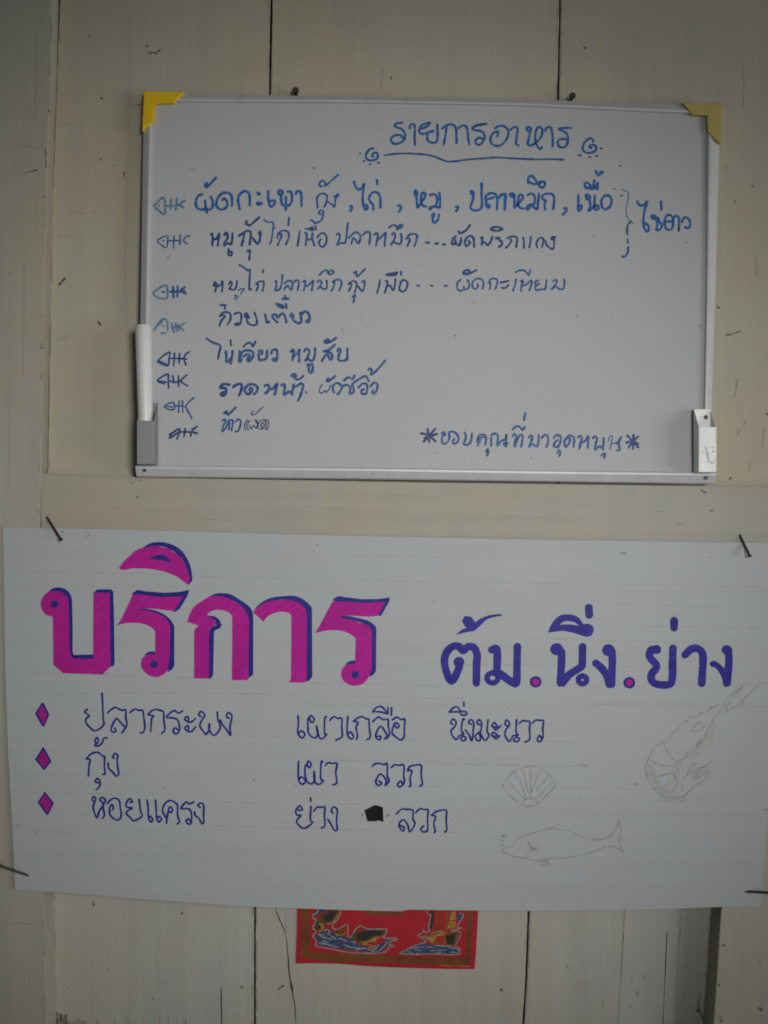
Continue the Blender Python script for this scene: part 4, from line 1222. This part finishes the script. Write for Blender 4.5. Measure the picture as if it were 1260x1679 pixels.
# rail across the wall
def rail():
    mb = MB()
    top = edge([(66.8, 775), (220, 782), (700, 791), (1170, 797), (1260, 797.5), (1900, 800)], jit=0.0)
    bot = [(1900, 902), (67.5, 902)]
    out = top + bot
    f = [P(x, y, FR) for x, y in out]
    mb.prism(f, [Vector((p.x, 0.018, p.z)) for p in f])
    for pts, wdt, mi in [([(1151, 804), (1154, 807), (1157, 807)], 2.4, 1), ([(225, 815), (226, 816)], 2, 1), ([(216, 792), (218, 793)], 2, 1), ([(230, 788), (232, 787)], 1.6, 1),
                         ([(186, 834), (196, 834)], 1.4, 2), ([(1035, 804), (1038, 805)], 2.6, 2), ([(1110, 860), (1118, 858)], 1.6, 2), ([(1165, 837), (1169, 838)], 2.4, 1), ([(70, 778), (150, 782), (230, 787)], 1.0, 2),
                         ([(500, 830), (560, 834)], 1.0, 2), ([(820, 845), (900, 850)], 1.0, 2), ([(1080, 838), (1092, 839)], 1.6, 2), ([(640, 812), (720, 815)], 1, 2), ([(300, 850), (380, 853)], 1, 2)]:
        stroke(mb, pts, wdt, lambda x, y: FR, 8e-5, mi, 0.35)
    return mb.build('rail', [M['wood_rail'], M['mark'], M['mark_soft'], M['crack']], wall, bevel=0.0008)
rail()

# ------------------------------------------------------------------ the whiteboard
BD = 0.0125                                     # depth of its writing surface at the top edge
def tilt(y):
    return 0.0165 * min(1.05, max(-0.02, (y - 155) / 630))    # the board leans: its foot stands on the face of the rail
wb = empty('whiteboard', P(700, 786, 0.025), 'white dry erase board with aluminium frame, yellow top corners and blue handwritten menu', 'whiteboard')
mb = MB()
f = [P(x, y, BD + tilt(y)) for x, y in [(240, 158), (1172, 178), (1166, 786), (230, 774)]]
mb.prism(f, [Vector((p.x, p.y + 0.0095, p.z)) for p in f])
mb.build('panel', M['board'], wb)
def frame_rail(o_line, i_line, name, mat=M['alu']):
    """o_line / i_line: outer and inner pixel polylines of one rail, same number of points"""
    prof = [(0.0, 0.002), (0.0, 0.0105), (0.10, 0.0125), (0.72, 0.0162), (0.90, 0.0164), (1.0, 0.0155), (1.0, 0.010)]
    mb = MB(); rings = []
    for (ox, oy), (ix, iy) in zip(o_line, i_line):
        ring = []
        for t, d in prof:
            x, y = ox + (ix-ox)*t, oy + (iy-oy)*t
            p = P(x, y, 0.0155 + tilt(y))
            ring.append(Vector((p.x, -d - tilt(y), p.z)))
        rings.append(ring)
    n = len(prof); vs = [v for r in rings for v in r]; fs = []
    for k in range(len(rings)-1):
        for i in range(n-1): fs.append((k*n+i, k*n+i+1, (k+1)*n+i+1, (k+1)*n+i))
    fs.append(tuple(range(n))); fs.append(tuple(range((len(rings)-1)*n, len(rings)*n))[::-1])
    mb.add(vs, fs); o = mb.build(name, mat, wb, bevel=0.0004)
    bm = bmesh.new(); bm.from_mesh(o.data); bmesh.ops.recalc_face_normals(bm, faces=bm.faces); bm.to_mesh(o.data); bm.free(); return o
frame_rail([(234.5, 150), (600, 155), (860, 160), (1182.5, 169)], [(250.5, 166.5), (600, 168), (860, 173), (1161, 187)], 'frame_rail')
frame_rail([(234, 151), (229, 480), (224, 762)], [(250, 167.5), (244.3, 480), (240, 762)], 'frame_rail')
frame_rail([(1183, 170), (1182.5, 240), (1176.5, 480), (1170, 680), (1168.5, 773)], [(1161.5, 188), (1160.5, 240), (1158.5, 480), (1155, 680), (1152.5, 773)], 'frame_rail')
frame_rail([(222.5, 781.5), (600, 785.5), (900, 789.5), (1174, 793.5)], [(222.5, 763), (600, 767), (900, 771.5), (1174, 774.5)], 'frame_rail')
def cap(outl, mat, lab):
    mb = MB(); f = [P(x, y, 0.0180 + tilt(y)) for x, y in outl]
    mb.prism(f, [Vector((p.x, p.y + 0.0162, p.z)) for p in f])
    o = mb.build('corner_cap', mat, wb, bevel=0.0009); o['label'] = lab
cap([(236, 149), (302.5, 150), (285.5, 168.5), (254, 169.5), (251, 199.5), (233, 214.5)], M['yellow'], 'bright yellow plastic corner cap')
cap([(1119, 167.5), (1184.5, 168), (1184, 234), (1178.5, 233), (1161, 215), (1159.5, 188.5), (1135, 187.5)], M['yellow_dim'], 'yellow plastic corner cap with dim corner light in its colour')
def clip(x0, x1, yt_back, yt_front, y_bot, mat, lab):
    """bent sheet pen holder: back plate, two slant cut sides and a front"""
    db, df, t = 0.0170 + tilt(y_bot), 0.0335 + tilt(y_bot), 0.0008
    a = P(x0, yt_front, df); b = P(x1, yt_front, df); zf = a.z; zb = P(x0, yt_back, db).z; z0 = P(x0, y_bot, df).z
    xa, xb = a.x, b.x
    mb = MB()
    mb.box((xa+t, -df, z0), (xb-t, -df+t, zf))
    mb.box((xa+t, -db-t, z0), (xb-t, -db, zb))
    for xs in (xa, xb - t):
        prof = [(-df, z0), (-df, zf), (-db, zb), (-db, z0)]
        vs = [(xs, y, z) for y, z in prof] + [(xs+t, y, z) for y, z in prof]
        mb.add(vs, [(0, 1, 2, 3), (7, 6, 5, 4)] + [(i, 4+i, 4+(i+1) % 4, (i+1) % 4) for i in range(4)])
    mb.box((xa+t, -df+t, z0), (xb-t, -db-t, z0+t))
    o = mb.build('pen_clip', mat, wb, bevel=0.0003); o['label'] = lab
    bm = bmesh.new(); bm.from_mesh(o.data); bmesh.ops.recalc_face_normals(bm, faces=bm.faces); bm.to_mesh(o.data); bm.free()
    return o
clip_l = clip(225, 253.5, 660, 690, 761, M['alu_dim'], 'metal pen clip holding the white marker, weak reflection painted in')
clip_r = clip(1146, 1175.3, 671, 700, 774, M['alu_bright'], 'empty pen clip with worn print, bright reflection painted in')
mb = MB()
for pts in ([(1159, 734), (1160, 740), (1162, 748), (1164, 756), (1168, 759)], [(1165, 734), (1172, 734)], [(1168, 741), (1172, 739), (1171, 742)], [(1166, 759), (1171, 758), (1172, 753)], [(1157, 732), (1159, 745), (1162, 758)]):
    stroke(mb, pts, 1.5, lambda x, y: 0.0335 + tilt(774), 6e-5, 0, 0.4)
mb.build('worn_print', M['print'], clip_r)
def screw(px, py, d, r, parent):
    d += tilt(py); mb = MB(); c = P(px, py, d); mb.tube(c, c + Vector((0, -0.0012, 0)), r, r*0.8)
    mb.box((c.x - r*0.7, -d-0.00135, c.z - r*0.12), (c.x + r*0.7, -d-0.0012, c.z + r*0.12), 1)
    mb.build('screw', [M['screw'], M['black']], parent)
screw(1157.5, 783, 0.0148, 0.0024, wb); screw(237.5, 770.5, 0.0148, 0.0022, wb); screw(1158, 684, 0.0203, 0.0022, wb)
bd = lambda x, y: BD + tilt(y)
B1 = parse(BOARD_TEXT)
WSC[0] = 0.90
draw(B1, 'title', bd, 'menu_heading', wb); draw(B1, 'rule', bd, 'underline', wb)
for i in range(1, 8): draw(B1, 'line%d' % i, bd, 'menu_word', wb, gap=(3.4, 30))
draw(B1, 'brace', bd, 'curly_bracket', wb); draw(B1, 'egg', bd, 'side_note', wb)
draw(B1, 'thanks', bd, 'closing_word', wb, gap=(4.5, 30)); draw(B1, 'dot', bd, 'ink_dot', wb, gap=(3, 3))
for i in range(1, 9): draw(B1, 'fish%d' % i, bd, 'fish_doodle', wb)
WSC[0] = 1.0
# faint smears left by wiping
mb = MB()
for x, y, w_ in ((747, 551, 3), (660, 200, 1.6), (1125, 397, 2.2), (316, 277, 2), (560, 539, 2), (593, 517, 2), (618, 212, 1.6), (972, 387, 2.4), (946, 517, 2), (1147, 533, 3), (1152, 538, 2.6), (778, 495, 2.2), (1003, 584, 1.6), (514, 275, 2.2), (640, 480, 1.5), (810, 203, 2), (812, 197, 1.6), (270, 366, 1.8), (275, 423, 2), (888, 412, 2)):
    stroke(mb, [(x, y), (x + random.uniform(-2, 3), y + random.uniform(-1, 2))], w_*0.8, bd, 1e-4, 0, 0.4)
for x, y in ((700, 386), (702, 412), (683, 435), (598, 530), (690, 424), (560, 545), (870, 330), (1000, 520)):
    stroke(mb, [(x, y), (x + 4, y + random.uniform(-6, 6)), (x + random.uniform(2, 9), y + random.uniform(-4, 10))], 1.2, bd, 1e-4, 1, 0.4)
mb.build('smudges', [M['faint'], M['ruled']], wb)['kind'] = 'stuff'

# ------------------------------------------------------------------ the white marker standing in the left clip
base = P(240.5, 757, 0.0255 + tilt(761))
pen = empty('marker_pen', base, 'white marker pen standing upright in the left clip of the whiteboard', 'marker pen')
topp = P(235.5, 534, 0.0275 + tilt(534)); ax = (topp - base)
mb = MB()
mb.tube(base, base + ax*0.985, 0.0069, 0.00815, 32, True); mb.build('barrel', M['white_plastic'], pen, smooth=False, bevel=0.0005)
mb = MB(); mb.tube(base + ax*0.985, base + ax*1.0, 0.00815, 0.0075, 32); mb.build('end_plug', M['white_plastic'], pen)
for o_ in pen.children:
    for p_ in o_.data.polygons: p_.use_smooth = len(p_.vertices) == 4

# ------------------------------------------------------------------ the hand painted paper sign
def sd(x, y):
    """depth of the paper surface: it bows a little between its nails"""
    u = (x - 630) / 620; v = (y - 1180) / 300
    return 0.0204 + 0.0009*(1 + math.sin(2.3*u + 0.7)) * (1 - 0.3*v) + 0.0008*(1 + math.sin(3.1*u - 1.3*v)) + 0.0022*max(0, u-0.8)*max(0, v)
sg = empty('paper_sign', P(640, 1490, 0.019), 'large white paper sign with magenta Thai headline, dark blue list and pencil seafood sketches', 'sign')
s_top = [(5, 865), (200, 868), (500, 877), (860, 884.5), (1260, 890.5), (1276, 891)]
s_bot = [(25, 1458.5), (160, 1468), (300, 1479), (418, 1487), (560, 1492), (645, 1494), (664, 1494), (667, 1491.5), (780, 1493), (860, 1493.5), (1000, 1492), (1100, 1490), (1183, 1487), (1248, 1486)]
s_left = [(5, 865), (8.5, 1098), (13.5, 1237), (20, 1353), (25, 1458.5)]
s_right = [(1276, 891), (1264, 1250), (1260, 1330), (1254, 1400), (1248, 1486)]
def at(line, t, axis):
    """point of a polyline at parameter value t measured along axis"""
    for a, b in zip(line, line[1:]):
        if (a[axis] <= t <= b[axis]): 
            k = (t - a[axis]) / ((b[axis]-a[axis]) or 1); return a[1-axis] + (b[1-axis]-a[1-axis])*k
    return line[0][1-axis] if t < line[0][axis] else line[-1][1-axis]
B2 = parse(SIGN_TEXT)
hole = [b for b in B2 if b[1] == 'hole'][0][4][0][0]
def sheet():
    NX, NY = 110, 56
    bm = bmesh.new(); grid = []
    for j in range(NY+1):
        v = j / NY; row = []
        for i in range(NX+1):
            u = i / NX
            # boundary blended grid
            yl = 865 + (1458.5-865)*v; yr = 891 + (1486-891)*v
            xl = at(s_left, yl, 1); xr = at(s_right, yr, 1)
            x = xl + (xr-xl)*u
            y = at(s_top, x, 0)*(1-v) + at(s_bot, x, 0)*v
            row.append((x, y))
        grid.append(row)
    vid = [[bm.verts.new(P(x, y, sd(x, y))) for x, y in row] for row in grid]
    for j in range(NY):
        for i in range(NX):
            bm.faces.new((vid[j+1][i], vid[j+1][i+1], vid[j][i+1], vid[j][i]))
    bm.normal_update()
    # cut the hole: split along its outline, then drop what lies inside
    hp = [P(x, y, sd(x, y)) for x, y in hole]
    for a, b in zip(hp, hp[1:] + hp[:1]):
        e = b - a; nrm = Vector((e.z, 0, -e.x)).normalized()
        mid = (a + b)/2; rad = e.length*0.5 + 0.006
        fs = [f for f in bm.faces if (f.calc_center_median() - mid).length < rad + 0.01]
        geom = list({g for f in fs for g in list(f.verts) + list(f.edges)}) + fs
        bmesh.ops.bisect_plane(bm, geom=geom, plane_co=a, plane_no=nrm, dist=1e-7)
    def inside(p):
        c = False; n = len(hp)
        for i in range(n):
            a, b = hp[i], hp[(i+1) % n]
            if (a.z > p.z) != (b.z > p.z) and p.x < (b.x-a.x)*(p.z-a.z)/(b.z-a.z) + a.x: c = not c
        return c
    bmesh.ops.delete(bm, geom=[f for f in bm.faces if inside(f.calc_center_median())], context='FACES')
    # thickness
    r = bmesh.ops.solidify(bm, geom=bm.faces[:], thickness=0.0012)
    bmesh.ops.recalc_face_normals(bm, faces=bm.faces)
    for v in bm.verts: v.co -= sg.location
    me = bpy.data.meshes.new('sheet'); bm.to_mesh(me); bm.free(); me.materials.append(M['paper'])
    o = bpy.data.objects.new('sheet', me); COL.objects.link(o); o.parent = sg
    return o
sheet()
# dark thing seen through the cut out hole
mb = MB()
f = [P(x + (x-612)*0.35, y + (y-1335)*0.45, 0.0180) for x, y in [(596, 1326), (617, 1318), (630, 1322), (631, 1349), (600, 1349)]]
mb.prism(f, [Vector((p.x, -0.0165, p.z)) for p in f]); ob = mb.build('hole_backing', M['black'], sg); ob['label'] = 'dark square hole cut in the sign'
draw(B2, 'hole_mark', sd, 'pin_hole', sg, 1e-4, gap=(1, 1))
draw(B2, 'ruled', sd, 'ruled_lines', sg, 0.3e-4, 'faint ruled pencil lines')
letters = []
for b, o in draw(B2, 'headline', sd, 'headline_letter', sg, 4e-4, 'large magenta headline letter', gap=(-6, -6)): letters.append((b, o))
def own(px, py):
    return min(letters, key=lambda t: max(t[0][0]-px, px-t[0][2], 0) + max(t[0][1]-py, py-t[0][3], 0) + 1e-3*abs((t[0][0]+t[0][2])/2-px))[1]
for kind, nm, wd, colr, cur in B2:
    if nm not in ('headline_shadow', 'headline_dot'): continue
    for loops in cur:
        x0, y0, x1, y1 = bbox(loops); par = own((x0*0.6+x1*0.4), y0*0.4+y1*0.6)
        mb = MB()
        if kind == 'P': patch(mb, loops, sd, 2.2e-4 if nm == 'headline_shadow' else 6.5e-4)
        else: stroke(mb, loops[0], wd, sd, 6.5e-4, 0, 0.03)
        mb.build('letter_shadow' if nm == 'headline_shadow' else 'letter_spot', M[colr], par)
draw(B2, 'heading2', sd, 'subheading_letter', sg, 2.2e-4, 'bold violet blue letter of the second heading', wob=0.03, gap=(-2.5, 4))
draw(B2, 'heading2_dot', sd, 'separator_dot', sg, 8.5e-4, 'magenta centre of a separator dot', wob=0.03, gap=(2, 2))
rims = [l for b in B2 if b[1] == 'bullet_rim' for l in b[4]]; fills = [l for b in B2 if b[1] == 'bullet' for l in b[4]]
for r_, f_ in zip(rims, fills):
    mb = MB(); patch(mb, r_, sd, 2.2e-4, 0); patch(mb, f_, sd, 3.6e-4, 1); mb.build('diamond_bullet', [M['navyink'], M['plum']], sg)
for nm in ('list1', 'list2', 'list3'): draw(B2, nm, sd, 'list_word', sg, 1.2e-4, gap=(9, 30))
draw(B2, 'shrimp', sd, 'shrimp_sketch', sg, 0.8e-4, 'faint pencil sketch of a shrimp', wob=0.3)
draw(B2, 'shell', sd, 'shell_sketch', sg, 0.8e-4, 'faint pencil sketch of a scallop shell', wob=0.3)
draw(B2, 'fish_sketch', sd, 'fish_sketch', sg, 0.8e-4, 'faint pencil sketch of a fish', wob=0.3)
mb = MB()
for x, y, w_ in ((1021, 907, 3), (1018, 908, 2), (102, 872, 2), (143, 879, 3), (194, 1082, 2), (26, 1353, 2), (58, 1367, 2), (1257, 1328, 4), (415, 1279, 3), (268, 1292, 2.2), (520, 893, 1.8), (300, 905, 1.8), (710, 987, 1.6), (1163, 914, 1.6)):
    stroke(mb, [(x, y), (x + random.uniform(1, 4), y + random.uniform(-1, 1))], w_, sd, 1e-4, 0, 0.4)
mb.build('smudges', M['faint'], sg)['kind'] = 'stuff'

# ------------------------------------------------------------------ the red printed poster below
PD = LOW + 0.0006
po = empty('printed_poster', P(635, 1588, PD), 'red printed poster with carp in waves and sailing junk, half hidden below paper sign', 'poster')
mb = MB()
outl = [(489, 1380), (786, 1384), (784.5, 1493), (781, 1560), (778.5, 1589), (740, 1589), (700, 1588), (640, 1586), (600, 1584), (560, 1580.5), (520, 1579.5), (485.5, 1580), (487.5, 1520)]
f = [P(x, y, PD) for x, y in outl]; mb.prism(f, [Vector((p.x, -LOW-0.0001, p.z)) for p in f]); mb.build('sheet', M['red'], po)
pd = lambda x, y: PD
B3 = parse(POSTER_TEXT)
draw(B3, 'poster_band', pd, 'border_print', po, 1e-4, 'brown gold border band')
for half, part, lab in ((0, 'carp_picture', 'olive carp leaping from blue and white waves'), (1, 'junk_picture', 'rust coloured sailing junk on a blue wave')):
    mb = MB(); mats = []
    for i, nm in enumerate(('poster_wave', 'poster_fish', 'poster_ship', 'poster_gold', 'poster_red', 'poster_dark', 'poster_white', 'poster_outline')):
        for kind, n2, wd, colr, cur in B3:
            if n2 != nm: continue
            for loops in cur:
                x0, y0, x1, y1 = bbox(loops)
                if ((x0 + x1)/2 > 650) != bool(half): continue
                if M[colr] not in mats: mats.append(M[colr])
                mi = mats.index(M[colr]); lift = (1 + i*0.6) * 1e-4
                if kind == 'B': stroke(mb, loops[0], wd, pd, lift, mi, 0.2)
                else: patch(mb, loops, pd, lift, mi)
    o = mb.build(part, mats, po); o['label'] = lab
draw(B3, 'poster_imprint', pd, 'imprint_line', po, 1e-4)

# ------------------------------------------------------------------ nails
def nail(tip, dt, head, dh, label, group, r=0.00125, rh=0.0021):
    a = P(tip[0], tip[1], dt); b = P(head[0], head[1], dh); ax = (b - a).normalized()
    e = empty('nail', a, label, 'nail', group)
    mb = MB(); mb.tube(a - ax*0.003, b, r, r, 12); mb.build('shank', M['nail'], e)
    mb = MB(); mb.tube(b, b + ax*0.0011, rh, rh*0.9, 14); mb.build('head', M['nail'], e)
G = 'nails pinning the paper sign'
nail((78.5, 850), 0.0180, (100, 884), 0.031, 'bent dark nail at the upper left corner of the paper sign', G)
nail((1214, 879), 0.0180, (1229.5, 911), 0.031, 'bent dark nail at the upper right corner of the paper sign', G)
nail((43, 1434), sd(43, 1434), (2, 1420), 0.029, 'dark nail at the lower left corner of the paper sign', G)
nail((1227, 1462), sd(1227, 1462), (1272, 1464.5), 0.032, 'dark nail at the lower right corner of the paper sign', G)
G = 'nails the whiteboard hangs on'
for px, py, lab in ((485, 147.5, 'left dark nail head showing above the whiteboard frame'), (939.5, 156, 'right dark nail head showing above the whiteboard frame')):
    a = P(px, py + 4, 0.0); e = empty('nail', a, lab, 'nail', G)
    b = P(px + 0, py, 0.0125)
    mb = MB(); mb.tube(Vector((b.x, 0.004, b.z - 0.001)), Vector((b.x, -0.011, b.z)), 0.0018, 0.0018, 12); mb.build('shank', M['nail'], e)
    mb = MB(); mb.tube(Vector((b.x, -0.011, b.z)), Vector((b.x, -0.0128, b.z)), 0.0034, 0.0029, 16); mb.build('head', M['nail'], e)
